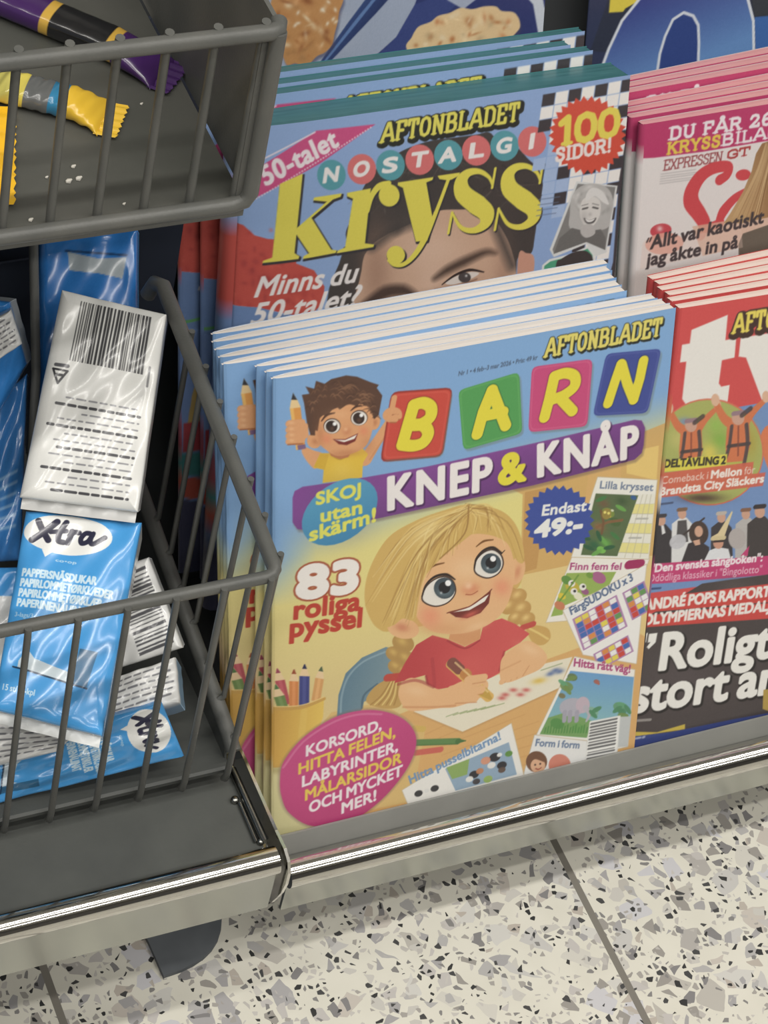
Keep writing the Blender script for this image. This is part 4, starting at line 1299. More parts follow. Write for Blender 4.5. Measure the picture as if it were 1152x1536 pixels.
    c.poly([(870, 1060), (940, 1050), (920, 1190), (865, 1170)], (180, 150, 70))
    c.grain(2.0)


def paint_food_cover(c):
    """food magazine cover with scones on a blue napkin"""
    c.a[:] = (160, 172, 196)
    c.mp = (400, 0, 2.88)
    r = np.random.default_rng(12)
    for k in range(80):
        c.blob((r.uniform(-100, 1300), r.uniform(-1400, 500)), r.uniform(30, 110), [(176, 186, 206), (146, 158, 184), (190, 198, 212)][k % 3], .35)
    c.grad([(200, 312), (350, 100), (470, -60), (700, -420), (820, -400), (560, -40), (470, 60), (300, 240), (225, 318)], (300, 120), (380, 180), (50, 74, 130), (34, 48, 96), smooth=False)
    c.line([(215, 312), (390, 90), (560, -120)], [6, 16, 10], (104, 140, 196), .8, True)
    c.poly([(300, 300), (460, 250), (560, 160), (640, 20), (700, -160), (900, -420), (1300, -500), (1300, 200), (700, 220), (520, 300)], (38, 48, 104))
    c.poly([(640, 20), (560, 160), (470, 250), (600, 230), (820, 20), (900, -80)], (52, 66, 128), .8)
    c.poly([(780, 0), (850, 40), (980, -60), (1300, -300), (900, -300)], (180, 190, 210), .9)
    c.poly([(1080, -60), (1152, 20), (1178, 170), (1230, 200), (1160, -200)], (206, 214, 226))

    def scone(cx, cy, rx, ry, rot, seed, base, dark):
        r2 = np.random.default_rng(seed)
        pts = []
        for a in np.linspace(0, 2 * math.pi, 30)[:-1]:
            k = 1 + r2.uniform(-.07, .07)
            x, y = rx * k * math.cos(a), ry * k * math.sin(a)
            pts.append((cx + x * math.cos(rot) - y * math.sin(rot), cy + x * math.sin(rot) + y * math.cos(rot)))
        c.poly([(x + 6, y + 14) for x, y in pts], (60, 60, 90), .6, soft=14, smooth=True)
        c.poly(pts, base, smooth=True)
        for k in range(70):
            a, q = r2.uniform(0, 2 * math.pi), math.sqrt(r2.uniform(0, .8))
            x, y = rx * q * math.cos(a), ry * q * math.sin(a)
            p = (cx + x * math.cos(rot) - y * math.sin(rot), cy + x * math.sin(rot) + y * math.cos(rot))
            c.blob(p, r2.uniform(8, 34), [dark, tuple(min(255, v + 26) for v in base), (176, 110, 60), (244, 226, 190), tuple(int(v * .84) for v in base)][k % 5], r2.uniform(.35, .8), r2.uniform(6, 20), r2.uniform(0, 3))
    scone(170, 60, 150, 230, .25, 3, (196, 140, 84), (128, 66, 34))
    for k in range(14):
        c.blob((r.uniform(110, 300), r.uniform(-40, 130)), 13, (240, 226, 200), .9, 8, r.uniform(0, 3))
    scone(850, 150, 240, 110, -.22, 5, (232, 200, 150), (196, 120, 70))
    scone(600, -420, 230, 150, .3, 8, (214, 170, 110), (150, 90, 50))
    c.poly([(370, 300), (420, 262), (520, 255), (560, 280), (500, 330)], (226, 200, 160), smooth=True)
    c.grain(2.5)


def paint_blue_cover(c):
    """dark blue magazine cover with a huge lettered title"""
    c.a[:] = (40, 48, 78)
    c.mp = (780, 0, 3.0968)
    c.poly([(330, 240), (430, -60), (1300, -300), (1400, 300)], (36, 42, 60))
    c.poly([(415, 60), (425, -60), (520, -80), (560, 0), (490, 40), (480, 55)], (228, 208, 70))
    big = [(380, 340), (420, 230), (480, 100), (560, 0), (640, -60), (760, -110), (900, -120), (1000, -70), (1050, -10), (1078, 100), (1082, 420), (400, 440)]
    c.grad(big, (700, -60), (760, 300), (48, 60, 132), (96, 140, 200), smooth=False, outline=(14, (222, 228, 238)))
    c.poly([(640, 360), (656, 250), (680, 170), (715, 95), (760, 66), (800, 80), (822, 120), (825, 200), (818, 400)], (40, 62, 130), outline=(13, (222, 228, 238)))
    c.poly([(1090, 80), (1300, 60), (1300, 300), (1096, 300)], (56, 100, 172))
    c.poly([(1060, -100), (1300, -160), (1300, 66), (1090, 76)], (48, 52, 58))
    c.poly([(900, -700), (1900, -900), (1900, -300), (1000, -200)], (200, 190, 120))
    c.poly([(1300, -300), (2400, -500), (2400, 400), (1300, 300)], (70, 96, 150))
    c.grain(2.0)


KIDS = Sheet(0, .0022, -.0212, W=.2102, rot=.011)
NOST = Sheet(.145, .0447, .041, W=.2190, H=.28, rot=.012, sag=.06)
GOSS = Sheet(.14, .2782, .0166, W=.212, H=.28, rot=.03)
TELE = Sheet(0, .2126, -.0205, W=.2105, H=.28, rot=-.005)
FOOD = Sheet(.25, .0485, .13, W=.215, H=.285)
BLUE_S = Sheet(.25, .293, .13, W=.22, H=.29)
JOBS = {'C': lambda: (NOST, paint_nostalgia_cover, 540, 720), 'D': lambda: (GOSS, paint_gossip_cover, 540, 700), 'B': lambda: (TELE, paint_tv_cover, 540, 700),
        'E': lambda: (FOOD, paint_food_cover, 400, 530), 'F': lambda: (BLUE_S, paint_blue_cover, 400, 530)}

# ------------------------------------------------------------------ materials
INK = material('printed_paper', rough=.42, spec=.35, attr='ink', coat=.10)
FILM = material('printed_plastic_film', rough=.22, spec=.5, attr='ink', coat=.35)
GREY = mottled('grey_powder_coat', (96, 96, 92), (86, 87, 84), 40, rough=.42, spec=.4, bump=.08, bump_scale=900)
TRAYM = mottled('worn_grey_sheet_steel', (80, 82, 79), (70, 72, 70), 22, rough=.5, spec=.4, bump=.05, bump_scale=600)
LIPM = mottled('light_grey_lip', (142, 142, 137), (134, 134, 130), 30, rough=.5, spec=.4)
PANEL = mottled('dark_grey_panel', (66, 68, 70), (58, 60, 62), 10, rough=.6, spec=.3)
DARK = mottled('dark_blue_grey_panel', (44, 50, 62), (38, 43, 54), 8, rough=.6, spec=.3)
CHROME = material('chrome', (206, 204, 198), rough=.11, metal=1.0)
SKIRT = material('brushed_chrome', (172, 174, 168), rough=.2, metal=1.0)
STEEL = material('dull_chrome', (150, 150, 146), rough=.25, metal=1.0)
RUBBER = mottled('dark_rubber', (92, 96, 100), (84, 88, 92), 60, rough=.75)
WHITEWALL = mottled('pale_plaster', (206, 204, 198), (198, 196, 190), 3, rough=.9)


def terrazzo():
    m = material('terrazzo_tiles', (206, 203, 192), rough=.36, spec=.4)
    t = m.node_tree
    L, N = t.links.new, t.nodes.new
    b = t.nodes['Principled BSDF']
    tc = N('ShaderNodeTexCoord')
    nz = N('ShaderNodeTexNoise')
    nz.inputs['Scale'].default_value = 60
    L(tc.outputs['Object'], nz.inputs['Vector'])
    mixv = N('ShaderNodeVectorMath')
    mixv.operation = 'MULTIPLY_ADD'
    mixv.inputs[1].default_value = (.006, .006, 0)
    L(nz.outputs['Color'], mixv.inputs[0])
    L(tc.outputs['Object'], mixv.inputs[2])
    last = None
    base = N('ShaderNodeValToRGB')
    nb = N('ShaderNodeTexNoise')
    nb.inputs['Scale'].default_value = 35
    L(tc.outputs['Object'], nb.inputs['Vector'])
    base.color_ramp.elements[0].color = L4((204, 201, 188))
    base.color_ramp.elements[1].color = L4((220, 217, 205))
    L(nb.outputs['Fac'], base.inputs['Fac'])
    last = base.outputs['Color']
    for scale, thr, lo, cols in ((62, .16, .50, [(200, 197, 188), (190, 188, 184), (180, 176, 168), (194, 193, 196), (170, 166, 161), (190, 183, 174), (164, 162, 162), (200, 198, 192)]),
                                 (120, .16, .58, [(192, 189, 182), (172, 170, 168), (150, 146, 140), (186, 182, 178), (128, 126, 126), (178, 170, 160), (160, 158, 158)]),
                                 (260, .20, .60, [(182, 178, 172), (130, 128, 126), (70, 70, 70), (160, 156, 150), (54, 54, 54), (190, 186, 180)])):
        ve = N('ShaderNodeTexVoronoi')
        ve.feature = 'DISTANCE_TO_EDGE'
        vc = N('ShaderNodeTexVoronoi')
        for v in (ve, vc):
            v.voronoi_dimensions = '2D'
            v.inputs['Scale'].default_value = scale
            v.inputs['Randomness'].default_value = 1.0
            L(mixv.outputs[0], v.inputs['Vector'])
        sep = N('ShaderNodeSeparateColor')
        L(vc.outputs['Color'], sep.inputs[0])
        g1 = N('ShaderNodeMath')
        g1.operation = 'GREATER_THAN'
        g1.inputs[1].default_value = lo
        L(sep.outputs[0], g1.inputs[0])
        th = N('ShaderNodeMath')
        th.operation = 'MULTIPLY_ADD'
        th.inputs[1].default_value = .22
        th.inputs[2].default_value = thr * .6
        L(sep.outputs[2], th.inputs[0])
        g2 = N('ShaderNodeMath')
        g2.operation = 'GREATER_THAN'
        L(ve.outputs['Distance'], g2.inputs[0])
        L(th.outputs[0], g2.inputs[1])
        an = N('ShaderNodeMath')
        an.operation = 'MULTIPLY'
        L(g1.outputs[0], an.inputs[0])
        L(g2.outputs[0], an.inputs[1])
        rp = N('ShaderNodeValToRGB')
        rp.color_ramp.interpolation = 'CONSTANT'
        els = rp.color_ramp.elements
        els[0].color = L4(cols[0])
        els[0].position = 0
        els[1].color = L4(cols[1])
        els[1].position = 1 / len(cols)
        for i, cc in enumerate(cols[2:], 2):
            e = els.new(i / len(cols))
            e.color = L4(cc)
        L(sep.outputs[1], rp.inputs['Fac'])
        mx = N('ShaderNodeMix')
        mx.data_type = 'RGBA'
        L(an.outputs[0], mx.inputs['Factor'])
        L(last, mx.inputs['A'])
        L(rp.outputs['Color'], mx.inputs['B'])
        last = mx.outputs['Result']
    # joints between the 30 cm tiles
    sx = N('ShaderNodeSeparateXYZ')
    L(tc.outputs['Object'], sx.inputs[0])
    masks = []
    for out, off in ((sx.outputs[0], -.1908), (sx.outputs[1], .222)):
        a = N('ShaderNodeMath')
        a.operation = 'ADD'
        a.inputs[1].default_value = off + .15
        L(out, a.inputs[0])
        p = N('ShaderNodeMath')
        p.operation = 'PINGPONG'
        p.inputs[1].default_value = .15
        b1 = N('ShaderNodeMath')
        b1.operation = 'ADD'
        b1.inputs[1].default_value = 3.0 + .15
        L(a.outputs[0], b1.inputs[0])
        L(b1.outputs[0], p.inputs[0])
        g = N('ShaderNodeMath')
        g.operation = 'LESS_THAN'
        g.inputs[1].default_value = .0021
        L(p.outputs[0], g.inputs[0])
        masks.append(g)
    mxm = N('ShaderNodeMath')
    mxm.operation = 'MAXIMUM'
    L(masks[0].outputs[0], mxm.inputs[0])
    L(masks[1].outputs[0], mxm.inputs[1])
    mx = N('ShaderNodeMix')
    mx.data_type = 'RGBA'
    mx.inputs['B'].default_value = L4((122, 118, 110))
    L(mxm.outputs[0], mx.inputs['Factor'])
    L(last, mx.inputs['A'])
    L(mx.outputs['Result'], b.inputs['Base Color'])
    return m


# ------------------------------------------------------------------ the room
f = MB()
f.box((-4, -4.5, -.05), (4, 2.0, 0))
tag(f.build('floor', terrazzo()), kind='structure')
f = MB()
f.box((-4, -4.5, 3.0), (4, 2.0, 3.05))
tag(f.build('ceiling', WHITEWALL), kind='structure')
f = MB()
f.box((-4, -4.6, 0), (4, -4.5, 3.0))
tag(f.build('wall_front', mottled('dim_shop_shelving', (104, 98, 90), (70, 72, 78), 2.2, rough=.8)), kind='structure')
f = MB()
f.box((-4, 2.0, 0), (4, 2.1, 3.0))
tag(f.build('wall_back', WHITEWALL), kind='structure')


# ------------------------------------------------------------------ fixtures
def rail_profile(y, z, r, skirt_y, skirt_z):
    """rolled bumper: round bead that runs down into a flat skirt"""
    p = []
    for a in np.linspace(-100, 200, 26):
        p.append((y - r * math.cos(math.radians(a)), z + r * math.sin(math.radians(a))))
    # inner side back to the skirt
    return p + [(skirt_y + .003, skirt_z), (skirt_y, skirt_z)]


def bumper(name, x0, x1, y, z, r, skirt_y, skirt_z, parent):
    m = MB()
    bead = [(y + r * math.cos(a), z + r * math.sin(a)) for a in np.linspace(0, 2 * math.pi, 65)[:-1]]
    m.prism(bead, 0, x0, x1)
    o = m.build(name, CHROME, parent, smooth=True)
    m = MB()
    m.prism([(skirt_y, z - r * .3), (skirt_y + .002, z - r * .3), (skirt_y + .002, skirt_z), (skirt_y, skirt_z)], 0, x0, x1)
    s = m.build('bumper_skirt', SKIRT, parent)
    return o, s


rack = tag(empty('magazine_rack', (.3, .1, .03)), 'leaning grey magazine rack with a chrome bumper along the terrazzo floor', 'magazine rack')
bumper('bumper_rail', .004, 1.1, -.0165, .0830, .0080, -.0200, .0533, rack)
m = MB()
lt, lb = ORG - N_IN * .0022 - M_UP * .0005, ORG - N_IN * .0022 - M_UP * .0245
li, lj = lt + N_IN * .0014, lb + N_IN * .0014
sf = ORG + N_IN * .24 - M_UP * .0245
m.prism([(lt[1], lt[2]), (li[1], li[2]), (lj[1], lj[2]), (sf[1], sf[2]), (sf[1], sf[2] - .002), (lb[1], lb[2] - .0018)], 0, -.003, 1.1)
m.build('front_lip', LIPM, rack)
m = MB()
for off, y0, y1 in ((.227, -.02, .262), (.275, .10, .62)):
    a = ORG + N_IN * off
    p0, p1 = a + M_UP * y0, a + M_UP * y1
    q0, q1 = p0 + N_IN * .003, p1 + N_IN * .003
    m.prism([(p0[1], p0[2]), (p1[1], p1[2]), (q1[1], q1[2]), (q0[1], q0[2])], 0, .006, 1.1)
m.build('back_panel', PANEL, rack)
m = MB()
for off, y0, d in ((.227, .128, .046),):
    a = ORG + N_IN * off + M_UP * y0
    if d:
        b = a + N_IN * d
        m.prism([(a[1], a[2]), (b[1], b[2]), (b[1], b[2] - .002), (a[1], a[2] - .002)], 0, .006, 1.1)
m.build('upper_shelf', PANEL, rack)
m = MB()
a0 = ORG + N_IN * .122 + M_UP * .0135
a1 = ORG + N_IN * .227 + M_UP * .0135
m.prism([(a0[1], a0[2]), (a1[1], a1[2]), (a1[1], a1[2] - .002), (a0[1], a0[2] - .002)], 0, .006, 1.1)
m.build('middle_shelf', PANEL, rack)
m = MB()
m.box((.02, .05, .0), (1.1, .054, .058))
m.build('kick_plate', PANEL, rack)

XS = -.0145
unit = tag(empty('basket_shelf_unit', (-.2, .05, .1)), 'grey shelf unit with speckled tray and chrome bumper under the tissue basket', 'shelf unit')
bumper('bumper_rail', -.75, -.009, -.0240, .1120, .0072, -.0275, .0735, unit)
m = MB()
m.prism([(-.020, .1115), (-.020, .1095), (.26, .1095), (.26, .1115)], 0, -.75, -.012)
m.build('tray', TRAYM, unit)
m = MB()
m.prism([(.262, .10), (.264, .10), (.264, .41), (.262, .41)], 0, -.75, .0235)
m.build('back_panel', DARK, unit)
# end bracket wrapping round the bumper
prof = [(.050, .1015), (.050, .118), (.034, .1195), (-.012, .1195), (-.024, .1205), (-.0305, .118), (-.0335, .112), (-.0338, .103), (-.0318, .092), (-.0285, .082), (-.0255, .0735), (-.0235, .0735), (-.022, .090), (-.018, .1015)]
m = MB()
m.prism(prof, 0, -.0062, -.0046)
m.build('end_bracket', CHROME, unit)
m = MB()
m.tube([(-.0118, .032, .1135), (-.0112, -.0135, .1135)], .0022, 10)
m.tube([(-.0150, .012, .1125), (-.0150, -.012, .1125)], .0013, 8)
m.build('clamp_rod', STEEL, unit, smooth=True)
for x, y, r in ((-.0168, .0145, .0022), (-.0130, -.0125, .0019), (-.0100, -.0115, .0016), (-.0125, .031, .0015)):
    m = MB()
    m.tube([(x, y, .1118), (x, y, .1138), (x, y, .1146)], [r, r * .95, r * .45], 12)
    m.build('screw', STEEL, unit, smooth=True)
m = MB()
m.box((-.75, .09, .0), (-.015, .094, .1095))
m.build('kick_plate', RUBBER, unit)

# rounded foot plate under the unit
foot = tag(empty('shelf_foot', (-.03, .03, 0)), 'dark rounded foot plate on the terrazzo under the left chrome bumper', 'shelf foot')
m = MB()
pl = [(-.0560, .045), (-.0524, .0088), (-.0514, -.0133)]
for t in np.linspace(0, 1, 9):
    p = np.array((-.0505, -.0128)) * (1 - t) ** 2 + 2 * t * (1 - t) * np.array((-.0130, -.0120)) + t * t * np.array((-.0085, .0180))
    pl.append(tuple(p))
pl += [(-.010, .045)]
m.prism(pl, 2, .0, .003)
m.build('foot_plate', RUBBER, foot)
m = MB()
m.box((-.045, .028, .003), (-.02, .045, .128))
m.build('leg', RUBBER, foot)

# lower wire basket
bk = tag(empty('wire_basket', (-.2, .1, .115)), 'lower grey wire basket holding the blue and white tissue packs', 'basket')
YB, ZB, ZT = .026, .1235, .2765
ZR = .3003
YR = .1938
m = MB()
corner = [(XS - .006, YB, ZT), (XS - .0025, YB + .0008, ZT + .0002), (XS - .0006, YB + .003, ZT + .0006), (XS, YB + .0065, ZT + .001)]
m.tube([(-.75, YB, ZT)] + corner + [(XS, YR, ZR), (XS - .002, YR + .006, ZR - .003), (XS - .004, YR + .008, ZR - .012)], [.0031] * 3 + [.0034, .0037] + [.0040] * 3, 14)
m.build('rim', GREY, bk, smooth=True)
xs = [-.0189 - .0230 * i for i in range(8)]
for x in xs:
    m = MB()
    m.tube([(x, YB - .0032, ZT + .0022), (x, YB - .0036, ZT - .003), (x - .0005, YB - .0030, ZB + .004), (x - .0005, YB - .002, ZB - .004), (x - .0005, YB, ZB - .0062)], .0017, 10)
    m.build('bar', GREY, bk, smooth=True)
for y in (.0344, .0562, .0763, .1004, .1212, .1420, .1630):
    z = ZT + (ZR - ZT) * (y - YB) / (YR - YB)
    zl = .1375 + (.165 - .1375) * (y - YB) / (YR - YB)
    m = MB()
    m.tube([(XS + .0042, y, z + .003), (XS + .0040, y, z - .004), (XS + .0028, y, zl + .002), (XS, y, zl)], .0016, 10)
    m.build('side_bar', GREY, bk, smooth=True)
m = MB()
m.tube([(XS, YB + .004, .1330), (XS, YB + .012, .1365), (XS, YR, .163)], .0040, 12)
m.build('side_rail', GREY, bk, smooth=True)
m = MB()
m.prism([(YB + .0005, ZB - .0020), (YB + .0005, ZB + .0004), (YB + .002, ZB + .0012), (YR + .065, ZB - .0030), (YR + .065, ZB - .005), (YB + .003, ZB - .0022)], 0, -.75, XS - .002)
m.build('base_sheet', TRAYM, bk)
m = MB()
m.prism([(YB + .006, ZB), (YB + .010, ZB + .013), (YR + .01, .163), (YR + .01, ZB)], 0, XS - .003, XS - .0018)
m.build('side_sheet', TRAYM, bk)
m = MB()
m.prism([(YR + .062, ZB), (YR + .062, .27), (YR + .0635, .27), (YR + .0635, ZB)], 0, -.75, XS - .004)
m.build('back_sheet', DARK, bk)
m = MB()
m.tube([(-.0880, .1527, .2025), (-.0770, .1902, .2573), (-.0700, .2306, .3124), (-.0680, .2400, .3300)], .0024, 10)
m.build('divider_wire', GREY, bk, smooth=True)

# upper wire basket
ub = tag(empty('wire_basket', (-.2, .2, .43)), 'upper grey wire basket with candy bars lying on its sheet floor', 'basket')
YU, UB, UT = .110, .4305, .5225
XU = -.0180
m = MB()
m.tube([(-.75, YU, UT), (XU - .006, YU, UT), (XU - .002, YU + .001, UT), (XU, YU + .006, UT)], .0037, 14)
m.build('rim', GREY, ub, smooth=True)
m = MB()
m.tube([(-.75, YU, UB), (XU - .010, YU, UB), (XU - .004, YU, UB + .0015), (XU - .0018, YU, UB + .006), (XU - .0022, YU, UT)], .0036, 14)
m.build('front_frame', GREY, ub, smooth=True)
m = MB()
m.box((-.75, YU - .001, UB - .0062), (XU - .004, YU + .004, UB - .0030))
m.build('bottom_lip', GREY, ub)
for k in range(9):
    x = -.0252 - .02055 * k
    m = MB()
    m.tube([(x, YU + .0022, UT + .0040), (x, YU + .0034, UT - .002), (x - .0004, YU + .0034, UB + .002)], .0020, 10)
    m.build('bar', GREY, ub, smooth=True)
m = MB()
m.box((XU - .0010, YU + .002, UB - .002), (XU + .0010, .40, UT))
m.box((XU - .0080, YU + .001, UB), (XU + .0010, YU + .0025, UT - .001))
m.build('side_sheet', GREY, ub)
m = MB()
m.prism([(YU + .002, UB - .003), (YU + .002, UB + .0), (.36, UB + .0), (.36, UB - .003)], 0, -.75, XU - .0034)
m.build('floor_sheet', mottled('scuffed_grey_sheet', (90, 90, 85), (78, 79, 74), 16, rough=.42, spec=.45, bump=.04, bump_scale=500), ub)
m = MB()
m.prism([(.36, UB - .003), (.36, UT), (.362, UT), (.362, UB - .003)], 0, -.75, XU)
m.build('back_sheet', GREY, ub)



def stand(root, loc, size):
    """put a finished fixture at its place and size"""
    root.location = loc
    root.scale = (size, size, size)


stand(unit, (-0.20525, 0.03168, 0.12878), 0.9720)
stand(bk, (-0.20525, 0.08028, 0.14336), 0.9720)
stand(ub, (-0.20412, 0.18230, 0.44536), 0.9780)

# ------------------------------------------------------------------ magazines
def prof(u, p0=.30):
    u = np.clip(u, 0, 1)
    if p0 < 0:          # wedge: pages fan open toward the fore edge
        return -p0 + (1 + p0) * np.clip(u / .95, 0, 1) ** .85
    a = np.clip(u / .22, 0, 1)
    return p0 + (1 - p0) * np.sqrt(1 - (1 - a) ** 2) - .12 * np.clip((u - .6) / .4, 0, 1) ** 2


def magazine(sheet, art, cw, ch, us, vs, t, paper, back, label, group, mats=(INK, INK), seed=1, p0=.30):
    """one magazine: cover (front, rounded spine, back) and the block of pages inside it"""
    c = art if isinstance(art, Canvas) else Canvas(cw, ch, sheet.q)
    if c is not art:
        art(c)
    W, H = sheet.W, sheet.H
    root = bpy.data.objects.new('magazine', None)
    root.empty_display_size = .02
    COL.objects.link(root)
    ex, ez = np.array((1.0, 0, 0)), -N_IN
    cr, sr = math.cos(sheet.rot), math.sin(sheet.rot)
    ax, ay = ex * cr + M_UP * sr, -ex * sr + M_UP * cr
    o = ORG + N_IN * sheet.off + ex * sheet.x0 + M_UP * sheet.y0
    root.matrix_world = Matrix(((ax[0], ay[0], ez[0], o[0]), (ax[1], ay[1], ez[1], o[1]), (ax[2], ay[2], ez[2], o[2]), (0, 0, 0, 1)))
    tag(root, label, 'magazine', group)
    nu, nv = len(us), len(vs)
    U, Vv = np.meshgrid(us, vs)
    X = U * W + sheet.dx(U, Vv)
    Y = Vv * H
    Zf = -t / 2 + t / 2 * prof(U, p0)
    front = np.stack([X, Y, Zf], -1).reshape(-1, 3)
    col = c.sample(U, Vv).reshape(-1, 3)
    idx = np.arange(nu * nv).reshape(nv, nu)
    q1 = np.stack([idx[:-1, :-1], idx[:-1, 1:], idx[1:, 1:], idx[1:, :-1]], -1).reshape(-1, 4)
    # spine and back
    bu = np.concatenate([np.linspace(0, .22, 7), np.linspace(.3, 1, 6)])
    bv = np.linspace(0, 1, 25)
    BU, BV = np.meshgrid(bu, bv)
    Zb = -t / 2 - t / 2 * prof(BU, p0)
    bk_ = np.stack([BU * W + sheet.dx(BU, BV), BV * H, Zb], -1)
    sx = sheet.dx(np.zeros(25), bv)
    zf0, zb0 = Zf[0, 0], Zb[0, 0]
    sp = []
    for a in np.linspace(0, math.pi, 7):
        r = (zf0 - zb0) / 2
        sp.append(np.stack([sx - math.sin(a) * r * .8, bv * H, np.full(25, (zf0 + zb0) / 2 + math.cos(a) * r)], -1))
    sp = np.stack(sp, 1)
    scol = np.repeat(c.sample(np.full(25, .004), bv)[:, None], 7, 1)
    bcol = np.ones((25, len(bu), 3)) * lin(back)
    n0 = nu * nv
    ids = np.arange(25 * 7).reshape(25, 7) + n0
    q2 = np.stack([ids[:-1, 1:], ids[:-1, :-1], ids[1:, :-1], ids[1:, 1:]], -1).reshape(-1, 4)
    n1 = n0 + 25 * 7
    idb = np.arange(25 * len(bu)).reshape(25, len(bu)) + n1
    q3 = np.stack([idb[:-1, 1:], idb[:-1, :-1], idb[1:, :-1], idb[1:, 1:]], -1).reshape(-1, 4)
    V = np.concatenate([front, sp.reshape(-1, 3), bk_.reshape(-1, 3)])
    C = np.concatenate([col, scol.reshape(-1, 3), bcol.reshape(-1, 3)])
    Q = np.concatenate([q1, q2, q3])
    grid_mesh('cover', V, Q, C, mats[0], root)
    # page block
    r = np.random.default_rng(seed)
    nz = 15
    pu = np.concatenate([[-.007], np.linspace(.0, .2, 9), np.linspace(.25, .995, 16)])
    f = np.linspace(0, 1, nz)
    rows = r.normal(0, 1, nz)
    P, Cc, Qs = [], [], []

    def patch(pts, cols):
        n = sum(len(p) for p in P)
        a, b = pts.shape[:2]
        P.append(pts.reshape(-1, 3))
        Cc.append(cols.reshape(-1, 3))
        i = np.arange(a * b).reshape(a, b) + n
        Qs.append(np.stack([i[:-1, :-1], i[:-1, 1:], i[1:, 1:], i[1:, :-1]], -1).reshape(-1, 4))
    base = np.asarray(paper, float)
    ht = prof(pu, p0) * t / 2 - .00022
    for yy in (H - .00012, .0005):
        z = -t / 2 + (f[:, None] * 2 - 1) * ht[None]
        v = yy / H
        pts = np.stack([np.repeat((pu * W + sheet.dx(pu, v))[None], nz, 0), np.full(z.shape, yy) - .0003 * np.abs(f[:, None] - .5), z], -1)
        cols = base + rows[:, None, None] * 7 + r.normal(0, 3, z.shape)[..., None]
        patch(pts[:, ::-1] if yy < .01 else pts, lin(np.clip(cols[:, ::-1] if yy < .01 else cols, 0, 255)))
    vy = np.linspace(.0005, H - .00012, 20)
    z = -t / 2 + (f * 2 - 1) * ht[-1]
    pts = np.stack([np.full((nz, 20), W * pu[-1]), np.repeat(vy[None], nz, 0), np.repeat(z[:, None], 20, 1)], -1)
    patch(pts[::-1], lin(np.clip(base + rows[:, None, None] * 7 + np.zeros((nz, 20, 1)), 0, 255)))
    grid_mesh('pages', np.concatenate(P), np.concatenate(Qs), np.concatenate(Cc), mats[1], root)
    root_canvas[root.name] = c
    return root


root_canvas = {}


def grid_mesh(name, V, Q, C, mat, parent):
    me = bpy.data.meshes.new(name)
    V = np.ascontiguousarray(V, np.float32)
    Q = np.ascontiguousarray(Q, np.int32)
    me.vertices.add(len(V))
    me.vertices.foreach_set('co', V.ravel())
    me.loops.add(Q.size)
    me.loops.foreach_set('vertex_index', Q.ravel())
    me.polygons.add(len(Q))
    me.polygons.foreach_set('loop_start', np.arange(0, Q.size, 4, dtype=np.int32))
    me.update(calc_edges=True)
    ca = me.color_attributes.new('ink', 'FLOAT_COLOR', 'POINT')
    c4 = np.ones((len(V), 4), np.float32)
    c4[:, :3] = C
    ca.data.foreach_set('color', c4.ravel())
    me.polygons.foreach_set('use_smooth', np.ones(len(Q), bool))
    me.materials.append(mat)
    o = bpy.data.objects.new(name, me)
    COL.objects.link(o)
    if parent:
        o.parent = parent
    return o


def copy_magazine(root, label, dx=0.0, dy=0.0, back=0.0, yaw=0.0, rot=0.0, sx=1.0, sz=1.0):
    """another copy of a magazine, shifted along its own right / up / backward directions"""
    r = root.copy()
    COL.objects.link(r)
    r.matrix_world = root.matrix_world @ Matrix.Translation((dx, dy, -back)) @ Matrix.Rotation(yaw, 4, 'Y') @ Matrix.Rotation(rot, 4, 'Z') @ Matrix.Diagonal((sx, 1, sz, 1))
    r['label'] = label
    for ch in root.children:
        k = ch.copy()
        COL.objects.link(k)
        k.parent = r
    return r


def dense(n, split=None, frac=.3):
    """grid lines from 0 to 1; past `split` (or before, if negative) they are coarser"""
    g = np.linspace(0, 1, n)
    if split is None:
        return g
    if split > 0:
        a = g[g <= split]
        b = np.linspace(split, 1, max(4, int((n - len(a)) * frac)))[1:]
        return np.concatenate([a, b])
    s = -split
    b = g[g >= s]
    a = np.linspace(0, s, max(4, int((n - len(b)) * frac)))[:-1]
    return np.concatenate([a, b])


CREAM = (232, 224, 216)
T_A = .0066
KIDS.off -= .0
kids = magazine(KIDS, paint_kids_cover, 600, 800, dense(600), dense(800), T_A, CREAM, (200, 210, 225),
                'front copy of the children\'s puzzle magazine, its whole cover showing', 'children\'s puzzle magazines in the bottom rack')
ks = [(-.0016, .0003, .0067, 'first copy behind the front puzzle magazine, a blue sliver of its spine showing'),
      (-.0034, .0004, .0134, 'second copy behind the front puzzle magazine, narrow blue spine strip before a painted pencil'),
      (-.0132, .0009, .0201, 'third copy behind the front puzzle magazine, slid left so its painted pencil shows'),
      (-.0126, .0012, .0268, 'fourth copy behind the front puzzle magazine, half of its spine edge showing'),
      (-.0116, .0019, .0335, 'fifth copy behind the front puzzle magazine, seen as a white page edge'),
      (-.0101, .0026, .0402, 'sixth copy behind the front puzzle magazine, second from the back of the stack'),
      (-.0078, .0032, .0469, 'rearmost puzzle magazine, white pages against the nostalgia crossword cover')]
for i, (dx, dy, b, lab) in enumerate(ks):
    copy_magazine(kids, lab, dx, dy, b, 0, rot=(-.004, -.003, .011, .010, .011, .012, .012)[i])

